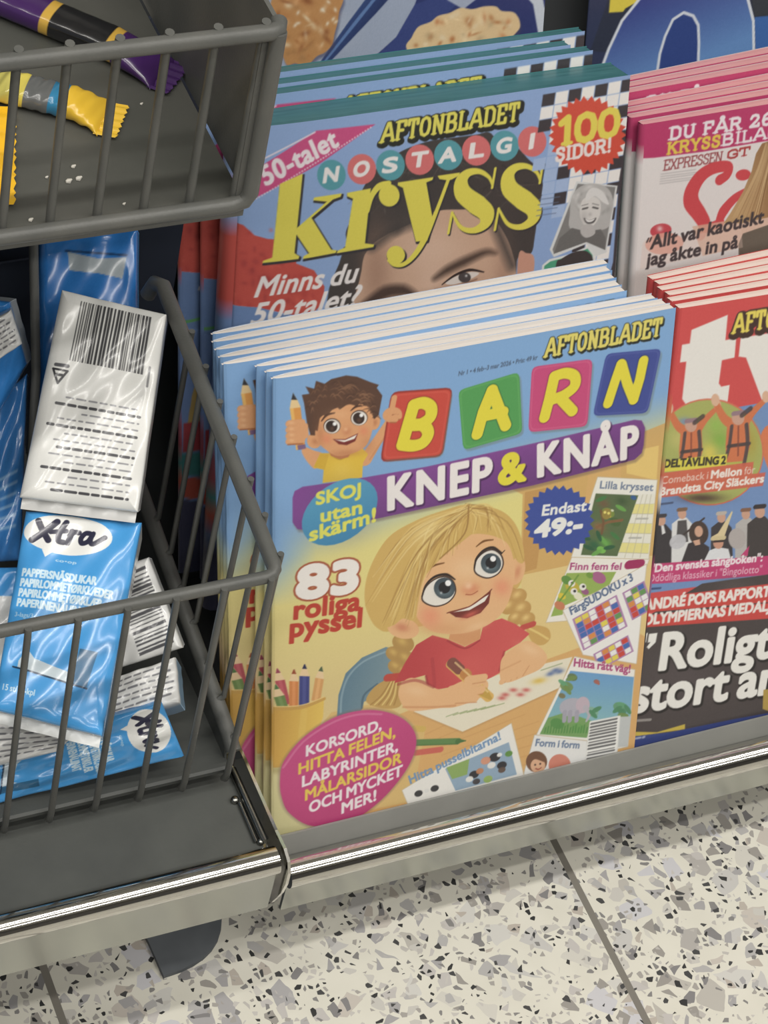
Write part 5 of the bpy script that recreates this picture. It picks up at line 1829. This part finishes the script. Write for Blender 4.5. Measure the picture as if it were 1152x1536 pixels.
T_B = .0090
tele = magazine(TELE, paint_tv_cover, 540, 700, dense(540, .42, .3), dense(700), T_B, (236, 214, 204), (200, 80, 76),
                'front copy of the red television magazine with two huge white letters on its cover', 'red television magazines in the bottom rack', p0=-.62)
for i, w in enumerate(('first', 'second', 'third', 'fourth', 'fifth')):
    copy_magazine(tele, w + ' red television magazine behind the front one, its pinkish page edge showing', .0008 * (i + 1), .0003 * (i + 1), .0060 * (i + 1) + .0018, .0168 * (i + 1), rot=(.002, -.003, .003, -.001, .004)[i])

T_C = .0235
nost = magazine(NOST, paint_nostalgia_cover, 540, 720, dense(540), dense(720, -.42, .3), T_C, (62, 112, 116), (70, 130, 132),
                'front copy of the nostalgia crossword magazine with huge yellow serif lettering', 'nostalgia crossword magazines in the middle row', p0=.62)
NOST_B = Sheet(.1695, .0335, .0475, W=.2205, H=.28, rot=.014, sag=.016)
nost_b = magazine(NOST_B, root_canvas[nost.name], 0, 0, dense(360), dense(480, -.42, .4), .0078, (62, 112, 116), (70, 130, 132),
                  'first nostalgia crossword copy behind the front one, a strip of red brick picture showing', 'nostalgia crossword magazines in the middle row', p0=.45)
copy_magazine(nost_b, 'second nostalgia crossword copy behind the front one, its red brick strip beside the dark gap', -.0095, .0018, .0085, 0, rot=-.002)
copy_magazine(nost_b, 'rearmost nostalgia crossword magazine, only its teal top edge and chequered corner showing', .0040, .0046, .0170, 0)

T_D = .0101
goss = magazine(GOSS, paint_gossip_cover, 540, 700, dense(540, .5, .3), dense(700), T_D, (222, 160, 164), (200, 190, 190),
                'front copy of the pink and white gossip magazine offering a crossword supplement', 'pink and white gossip magazines in the middle row', p0=-.60)
gl = ['first', 'second', 'third', 'fourth', 'fifth', 'sixth']
for i, (dx, dy, b, yw, rt) in enumerate([(-.0024, .0010, .0086, .0192, 0), (-.0034, .0018, .0152, .0384, 0), (-.0030, .0022, .0218, .0576, 0), (-.0004, .0064, .0294, .0768, -.014), (.002, .0066, .0366, .0960, -.014), (.004, .0070, .0438, .1152, -.014)]):
    copy_magazine(goss, gl[i] + ' gossip magazine behind the front pink and white one, fanned open to the right', dx, dy, b, yw, rot=rt)

food = magazine(FOOD, paint_food_cover, 400, 530, dense(400), dense(530, -.25, .3), .004, CREAM, (180, 180, 190),
                'food magazine with scones on a dark blue napkin, in the top row', None)
blue = magazine(BLUE_S, paint_blue_cover, 400, 530, dense(400), dense(530, -.25, .3), .004, CREAM, (60, 70, 110),
                'dark blue magazine with one huge white-edged blue letter, in the top row', None)


# ------------------------------------------------------------------ tissue packs
def label_canvas(w, h, bg):
    return Canvas(w, h, lambda p: np.stack([p[:, 0], 1 - p[:, 1]], 1), bg)


BLU, PALE = (72, 156, 222), (226, 226, 222)


def art_front(c, rot=False):
    c.a[:] = BLU
    A = c.h / c.w
    S = lambda pts: [(x, y / A) for x, y in pts]      # coordinates in pack widths
    def ell(cx, cy, rx, ry):
        return [(cx + rx * math.cos(a), cy + ry * math.sin(a)) for a in np.linspace(0, 2 * math.pi, 40)[:-1]]
    k = c.w
    def T(pts):
        return np.array([(x * c.w, y * c.w) for x, y in pts])
    c.loops([T(ell(.40, .20, .385, .185))], (238, 238, 234))
    c.loops([T([(.20, .36), (.30, .37), (.24, .43)])], (238, 238, 234))
    ink = (46, 46, 66)
    def st(pts, wd):
        p = T(pts)
        p = spline(p, False) if len(pts) > 2 else p
        c._stroke(p, wd * k / 2, ink)
    st([(.13, .10), (.17, .17), (.24, .27)], .056)
    st([(.29, .09), (.20, .19), (.10, .28)], .060)
    st([(.25, .19), (.31, .18), (.38, .165)], .042)
    st([(.37, .085), (.33, .18), (.325, .26), (.37, .27)], .050)
    st([(.43, .16), (.42, .22), (.405, .27)], .050)
    st([(.415, .20), (.45, .165), (.49, .165)], .046)
    st([(.60, .17), (.55, .165), (.515, .215), (.53, .26), (.58, .24), (.61, .18)], .046)
    st([(.615, .165), (.60, .23), (.63, .26), (.72, .19)], .044)
    def tx(t, x0, x1, y, h, col, b=.0):
        c.text(t, (x0, y / A), (x1, y / A), h / A, col, bold=b)
    c.text('co•op', (.33, .455 / A), (.52, .46 / A), .026 / A, (190, 220, 240), bold=.04)
    for i, (t, x1) in enumerate([('PAPPERSNÄSDUKAR', .66), ('PAPIRLOMMETØRKLÆDER', .82), ('PAPIRLOMMETØRKLÆR', .74), ('PAPERINENÄLIINAT', .66)]):
        c.text(t, (.06, (.625 + .095 * i) / A), (.06 + x1, (.625 + .095 * i) / A), .070 / A, (206, 230, 244), bold=.07)
    c.text('3-lags/3-kerros', (.06, 1.01 / A), (.40, 1.01 / A), .04 / A, (180, 214, 238), bold=.02)
    c.loops([T([(.16, 1.40), (.22, 1.28), (.30, 1.36), (.62, 1.42), (.66, 1.38), (.66, 1.52), (.16, 1.46)])], (196, 210, 218))
    c.loops([T([(.68, 1.20), (.84, 1.20), (.80, 1.52), (.66, 1.52)])], (44, 100, 140))
    c._stroke(T([(.12, 1.465), (.80, 1.53)]), .008 * k, (30, 56, 84))
    c.text('15 st/10-kpl', (.05, 1.69 / A), (.36, 1.69 / A), .055 / A, (206, 230, 244), bold=.03)
    c.grain(2)


def art_back(c):
    c.a[:] = PALE
    A = c.h / c.w
    k = c.w
    T = lambda pts: np.array([(x * c.w, y * c.w) for x, y in pts])
    r = np.random.default_rng(21)
    x = .20
    while x < .86:
        w = float(r.choice([.006, .010, .016, .022]))
        c.loops([T([(x, .06), (x + w, .06), (x + w, .60), (x, .60)])], (70, 70, 72))
        x += w + float(r.choice([.007, .010, .016]))
    tri = [(.075, .70), (.205, .70), (.14, .82)]
    for i in range(3):
        c._stroke(T([tri[i], tri[(i + 1) % 3]]), .010 * k, (52, 52, 56))
    c._stroke(T([(.115, .745), (.165, .745)]), .012 * k, (52, 52, 56))
    c._stroke(T([(.09, .66), (.20, .655)]), .016 * k, (90, 90, 94))
    # upside-down small print
    for i, (n, b) in enumerate([(.66, 0), (.74, 1), (.50, 0), (.70, 0), (.78, 1), (.62, 0), (.70, 0), (.66, 1), (.72, 0), (.58, 0), (.76, 1), (.52, 0), (.70, 0), (.64, 1)]):
        y = .93 + .064 * i
        x0 = .90 - n
        xx = x0
        while xx < .90:
            w = float(r.uniform(.03, .09))
            c._stroke(T([(xx, y), (min(xx + w, .9), y)]), (.013 if b else .008) * k, (70, 70, 74) if b else (140, 140, 144))
            xx += w + .035
    c._stroke(T([(.925, .70), (.925, .52)]), .010 * k, (120, 120, 122))
    c.grain(2)


def art_blue_plain(c):
    c.a[:] = (40, 108, 180)
    k = c.w
    T = lambda pts: np.array([(x * c.w, y * c.w) for x, y in pts])
    c.loops([T([(.30, .18), (.62, .26), (.90, .26), (.86, .46), (.62, .40), (.32, .36)])], (150, 160, 166))
    c._stroke(T([(.28, .17), (.90, .24)]), .010 * k, (20, 52, 92))
    c.grain(2)


def art_bars(c):
    """white back with the barcode printed across"""
    c.a[:] = (222, 222, 220)
    r = np.random.default_rng(5)
    y = .10
    while y < .92:
        h = float(r.choice([.012, .02, .034]))
        if not .38 < y < .46:
            c.loops([np.array([(.42 * c.w, y * c.h), (.92 * c.w, (y - .03) * c.h), (.92 * c.w, (y + h - .03) * c.h), (.42 * c.w, (y + h) * c.h)])], (84, 84, 88))
        y += h + float(r.choice([.014, .02, .03]))
    c.grain(2)


def art_lines(c):
    c.a[:] = (216, 216, 214)
    r = np.random.default_rng(6)
    for i in range(6):
        y = (.14 + .13 * i) * c.h
        x = .08
        while x < .9:
            w = float(r.uniform(.05, .12))
            c._stroke(np.array([(x * c.w, y), ((x + w) * c.w, y)]), .022 * c.h, (120, 120, 124))
            x += w + .05
    c.grain(2)


def art_side_blue(c):
    """blue front seen on its side, its word mark running downward"""
    d = label_canvas(c.h, c.w, BLU)
    art_front(d)
    c.a[:] = np.rot90(d.a, -1) * .94


def art_navy(c):
    c.a[:] = (34, 44, 66)
    c.grain(2)


def pack(quad, depths, thick, art, cw, ch, side, label, bulge=.003, nu=90, nv=150, seed=0, fin=None, wob=.0010):
    """A soft film pack: front face at four traced corners (top left, top right, bottom right, bottom left), rounded to its sides and back."""
    c = label_canvas(cw, ch, (255, 255, 255))
    c.veil, c.white = 8.0, 255.0
    c.q = lambda p: np.stack([p[:, 0], 1 - p[:, 1]], 1)
    art(c)
    P = [at_depth(px, py, d) for (px, py), d in zip(quad, depths)]
    TL, TR, BR, BL = P
    n = np.cross(TR - TL, BL - TL)
    n = n / np.linalg.norm(n)
    if n @ (CAM_POS - TL) < 0:
        n = -n
    cen = sum(P) / 4
    root = empty('tissue_pack', tuple(cen - n * thick))
    tag(root, label, 'tissue pack', 'pocket tissue packs in the lower basket')
    r = np.random.default_rng(seed)
    # parametrised over an extended grid: the rim folds over into the sides
    e = .0
    us = np.concatenate([[-.5, -.35, -.15], np.linspace(0, 1, nu), [1.15, 1.35, 1.5]])
    vs = np.concatenate([[-.5, -.35, -.15], np.linspace(0, 1, nv), [1.15, 1.35, 1.5]])
    U, V = np.meshgrid(us, vs)
    uc, vc = np.clip(U, 0, 1), np.clip(V, 0, 1)
    over = np.maximum(np.maximum(-U, U - 1), np.maximum(-V, V - 1)).clip(0, .5) / .5     # 0 on the face, 1 at the back edge
    B = ((1 - uc) * (1 - vc))[..., None] * TL + (uc * (1 - vc))[..., None] * TR + (uc * vc)[..., None] * BR + ((1 - uc) * vc)[..., None] * BL
    eu, ev = np.minimum(uc, 1 - uc), np.minimum(vc, 1 - vc)
    round_ = np.clip(np.minimum(eu / .10, ev / .06), 0, 1)
    z = bulge * (np.sqrt(1 - (1 - round_) ** 2) - 1) + bulge * .6 * np.sin(math.pi * uc) * np.sin(math.pi * vc)
    ph = r.uniform(0, 6, 6)
    z = z + wob * (np.sin(9 * uc + 5 * vc + ph[0]) * np.sin(7 * vc - 4 * uc + ph[1]) + .6 * np.sin(21 * vc + 8 * uc + ph[2]) * np.sin(13 * uc + ph[3]))
    z = z - over * thick
    inward = (over * .04)[..., None] * (cen - B)
    pts = B + inward + z[..., None] * n
    col = c.sample(uc, 1 - vc)
    sc_ = lin(side)
    m = (over > .2)[..., None]
    col = np.where(m, sc_, col)
    # printed wear of the film edge
    nV, nU = U.shape
    pts = pts.reshape(-1, 3)
    idx = np.arange(nV * nU).reshape(nV, nU)
    q = np.stack([idx[1:, :-1], idx[1:, 1:], idx[:-1, 1:], idx[:-1, :-1]], -1).reshape(-1, 4)
    # back face closes the outline
    ring = np.concatenate([idx[0, :], idx[1:, -1], idx[-1, -2::-1], idx[-2:0:-1, 0]])
    bc = len(pts)
    pts = np.concatenate([pts, [cen - n * thick]])
    col = np.concatenate([col.reshape(-1, 3), [sc_]])
    tri = [(ring[i], ring[(i + 1) % len(ring)], bc, bc) for i in range(0)]
    o = grid_mesh('wrapper', pts[:-1] - np.array(cen - n * thick), q, col[:-1], FILM, root)
    mb = MB()
    hw = [TL, TR, BR, BL]
    back = [p + (cen - p) * .05 - n * (thick - .0004) for p in hw]
    mb.add(back, [(0, 1, 2, 3)])
    ob = mb.build('back_panel', material('pack_back', side, .3), root)
    if fin:
        a, b = fin
        A_, B_ = P[a], P[b]
        d = ((A_ + B_) / 2 - cen)
        d = d / np.linalg.norm(d)
        k = 14
        vv, ff = [], []
        for row, (dd, zz) in enumerate(((0, -thick * .3), (.0035, -thick * .3), (.0065, -thick * .32))):
            for i in range(k):
                t = i / (k - 1)
                p = A_ * (1 - t) + B_ * t
                p = p + (cen - p) * .03 + d * dd + n * (zz + (.0006 * math.sin(i * 2.1) if row else 0))
                vv.append(p)
        for row in range(2):
            for i in range(k - 1):
                ff.append((row * k + i, row * k + i + 1, (row + 1) * k + i + 1, (row + 1) * k + i))
        mo = mesh_obj('seal_fin', vv, ff, material('film_fin', side, .2), root, smooth=True)
    return root


pack([(38, 764), (212, 781), (152, 1102), (-12, 1062)], [1.1450, 1.1450, 1.1178, 1.1178], .022, art_front, 330, 620, (206, 208, 206),
     'blue tissue pack with a white speech bubble, upright behind the front bars', seed=1, nu=230, nv=420, fin=(2, 3))
pack([(92, 434), (249, 471), (206, 768), (28, 746)], [1.1392, 1.1392, 1.1353, 1.1353], .022, art_back, 300, 560, (210, 210, 208),
     'white tissue pack showing its upright barcode and small print', seed=2, nu=220, nv=400, fin=(2, 3))
pack([(58, 352), (205, 344), (203, 640), (50, 640)], [1.1713, 1.1713, 1.1810, 1.1810], .020, art_blue_plain, 160, 300, (70, 140, 200),
     'darker blue tissue pack standing behind the white barcode pack', seed=3, fin=(0, 1))
pack([(128, 868), (222, 836), (274, 972), (168, 1006)], [1.1713, 1.1713, 1.1713, 1.1713], .02, art_bars, 200, 260, (208, 210, 210),
     'white tissue pack lying right of the upright blue bubble pack, barcode lines level', seed=4, nu=120, nv=150)
pack([(150, 1022), (262, 984), (268, 1052), (140, 1090)], [1.1722, 1.1722, 1.1664, 1.1664], .02, art_lines, 200, 140, (150, 180, 205),
     'white tissue pack with rows of print squeezed above the bottom blue pack', seed=5, nu=120, nv=90)
pack([(-60, 1146), (243, 1054), (277, 1136), (-60, 1222)], [1.1500, 1.1620, 1.1740, 1.1560], .014, art_side_blue, 560, 300, (52, 112, 170),
     'blue tissue pack on its side at the basket bottom, bubble at its right end', seed=6, nu=300, nv=120)
pack([(-80, 1080), (130, 1085), (84, 1128), (-80, 1168)], [1.1489, 1.1489, 1.1470, 1.1470], .012, art_lines, 200, 120, (200, 204, 206),
     'white tissue pack wedged under the foot of the upright bubble pack', seed=7)
pack([(-90, 440), (12, 455), (38, 548), (-60, 720)], [1.1372, 1.1372, 1.1567, 1.1567], .02, lambda c: (c.a.__setitem__(slice(None), (44, 118, 190)), c.grain(2)), 60, 100, (190, 196, 200),
     'blue tissue pack cut by the photo edge under the upper basket', seed=8)
pack([(-70, 512), (16, 466), (33, 517), (-40, 566)], [1.1227, 1.1227, 1.1275, 1.1275], .012, art_lines, 120, 80, (204, 206, 206),
     'white end of a tissue pack resting on the cut-off blue pack', seed=9)
pack([(-70, 660), (40, 560), (30, 842), (-60, 846)], [1.1664, 1.1664, 1.1713, 1.1713], .02, lambda c: (c.a.__setitem__(slice(None), (50, 112, 176)), [c._stroke(np.array([(c.w * .1, c.h * (.5 + .06 * k)), (c.w * .9, c.h * (.5 + .06 * k))]), 1.5, (120, 160, 200)) for k in range(6)], c.grain(2)), 100, 160, (160, 170, 180),
     'blue tissue pack in crinkled clear film left of the white barcode pack', seed=10, wob=.002)
pack([(-70, 852), (34, 850), (12, 1010), (-70, 1010)], [1.1567, 1.1567, 1.1518, 1.1518], .018, lambda c: (c.a.__setitem__(slice(None), (212, 214, 214)), c.a[:int(c.h * .28)].__setitem__(slice(None), (60, 140, 206)), c.grain(2)), 80, 120, (200, 204, 206),
     'white and blue tissue pack left of the upright bubble pack', seed=11)

# ------------------------------------------------------------------ sweets in the upper basket
def wrapped_bar(name, label, p0, p1, ry, rz, bands, z_floor, ends=(.02, .02), flat=(True, True), nl=160, seg=28, mat=FILM, wob=1.0):
    """A flow-wrapped bar along p0 -> p1 on the basket floor; bands are (position along it, colour) steps."""
    p0, p1 = np.array(p0, float), np.array(p1, float)
    ax = p1 - p0
    Ln = np.linalg.norm(ax)
    ax = ax / Ln
    side = np.array((-ax[1], ax[0], 0.0))
    root = empty(name, tuple((p0 + p1) / 2 * np.array((1, 1, 0)) + np.array((0, 0, z_floor))))
    tag(root, label, 'candy bar')
    ts = np.linspace(0, 1, nl)
    V, C = [], []
    edges = [b[0] for b in bands]
    for t in ts:
        k = 1.0
        w = 1.0
        d0, d1 = t * Ln, (1 - t) * Ln
        if flat[0]:
            k *= np.clip(d0 / ends[0], 0, 1) ** .6 * .94 + .06
            w *= 1.0
        if flat[1]:
            k *= np.clip(d1 / ends[1], 0, 1) ** .6 * .94 + .06
        i = max(j for j in range(len(bands)) if bands[j][0] <= t)
        colr = lin(bands[i][1])
        cen = p0 + ax * (t * Ln)
        for s_ in range(seg):
            a = 2 * math.pi * s_ / seg
            sq = 1.0
            x = ry * (1 + .45 * (1 - k)) * math.copysign(abs(math.cos(a)) ** .75, math.cos(a)) * (1 + .02 * wob * math.sin(40 * t))
            zz = rz * k * math.copysign(abs(math.sin(a)) ** .75, math.sin(a)) + .0003 * wob * math.sin(60 * t + 3 * a)
            V.append(cen * np.array((1, 1, 0)) + side * x + np.array((0, 0, z_floor + rz * k + zz + .0004)) - np.array(root.location))
            C.append(colr)
    idx = np.arange(nl * seg).reshape(nl, seg)
    nx = np.roll(idx, -1, 1)
    Q = np.stack([idx[:-1], nx[:-1], nx[1:], idx[1:]], -1).reshape(-1, 4)
    grid_mesh('wrapper', np.array(V), Q, np.array(C), mat, root)
    # crimped end seals with a toothed edge
    for end, (pt, dr) in enumerate(((p0, -ax), (p1, ax))):
        if not flat[end]:
            continue
        vv, ff = [], []
        n = 25
        for row, d in enumerate((-.002, .004, .0075)):
            for i in range(n):
                y = ry * 1.35 * (2 * i / (n - 1) - 1)
                dd = d + (.0010 if (row == 2 and i % 2) else 0)
                vv.append(pt * np.array((1, 1, 0)) + dr * dd + side * y + np.array((0, 0, z_floor + .0012 + .0007 * math.sin(i * 1.3) + .0004 * row)))
        for row in range(2):
            for i in range(n - 1):
                ff.append((row * n + i, row * n + i + 1, (row + 1) * n + i + 1, (row + 1) * n + i))
        cc = bands[0][1] if end == 0 else bands[-1][1]
        mesh_obj('end_seal', vv, ff, material('wrapper_seal', cc, .25, coat=.3), root, smooth=True)
    return root


PUR, GOLD, BLK = (66, 36, 92), (206, 166, 72), (30, 30, 32)
zf = .4460
b1 = wrapped_bar('candy_bar', 'long purple and black candy bar with two gold bands in the upper basket', (-.1076, .2507, 0), (-.0369, .1792, 0), .0088, .0060,
                 [(0, PUR), (.43, GOLD), (.472, BLK), (.748, GOLD), (.782, PUR)], zf, ends=(.015, .026), wob=.15)
b2 = wrapped_bar('candy_bar', 'clear and blue wrapped candy with a yellow crumpled end in the upper basket', (-.1154, .1834, 0), (-.0716, .1556, 0), .0085, .0050,
                 [(0, (206, 196, 104)), (.25, (222, 206, 96)), (.34, (104, 106, 106)), (.55, (52, 128, 168)), (.68, (232, 190, 62))], zf, ends=(.01, .014))
b3 = wrapped_bar('candy_bar', 'bright yellow wrapper with a toothed edge cut by the photo edge', (-.1500, .1500, 0), (-.1235, .1418, 0), .0230, .0028,
                 [(0, (238, 186, 44))], zf, ends=(.01, .006))
cr = material('crumb', (214, 210, 200), .8)
for i, (px, py) in enumerate([(70, 266), (110, 250), (118, 268), (212, 156), (46, 330), (103, 272), (186, 306)]):
    p = on_plane(px, py, (0, 0, 1), .4464)
    mb = MB()
    r_ = .0006 + .0003 * (i % 3)
    mb.tube([p - np.array((r_, 0, 0)), p, p + np.array((r_ * 1.3, r_ * .6, .0003))], [r_ * .5, r_, r_ * .3], 7)
    tag(mb.build('crumb', cr), 'pale crumb on the upper basket floor', 'crumb', 'crumbs on the basket floor')
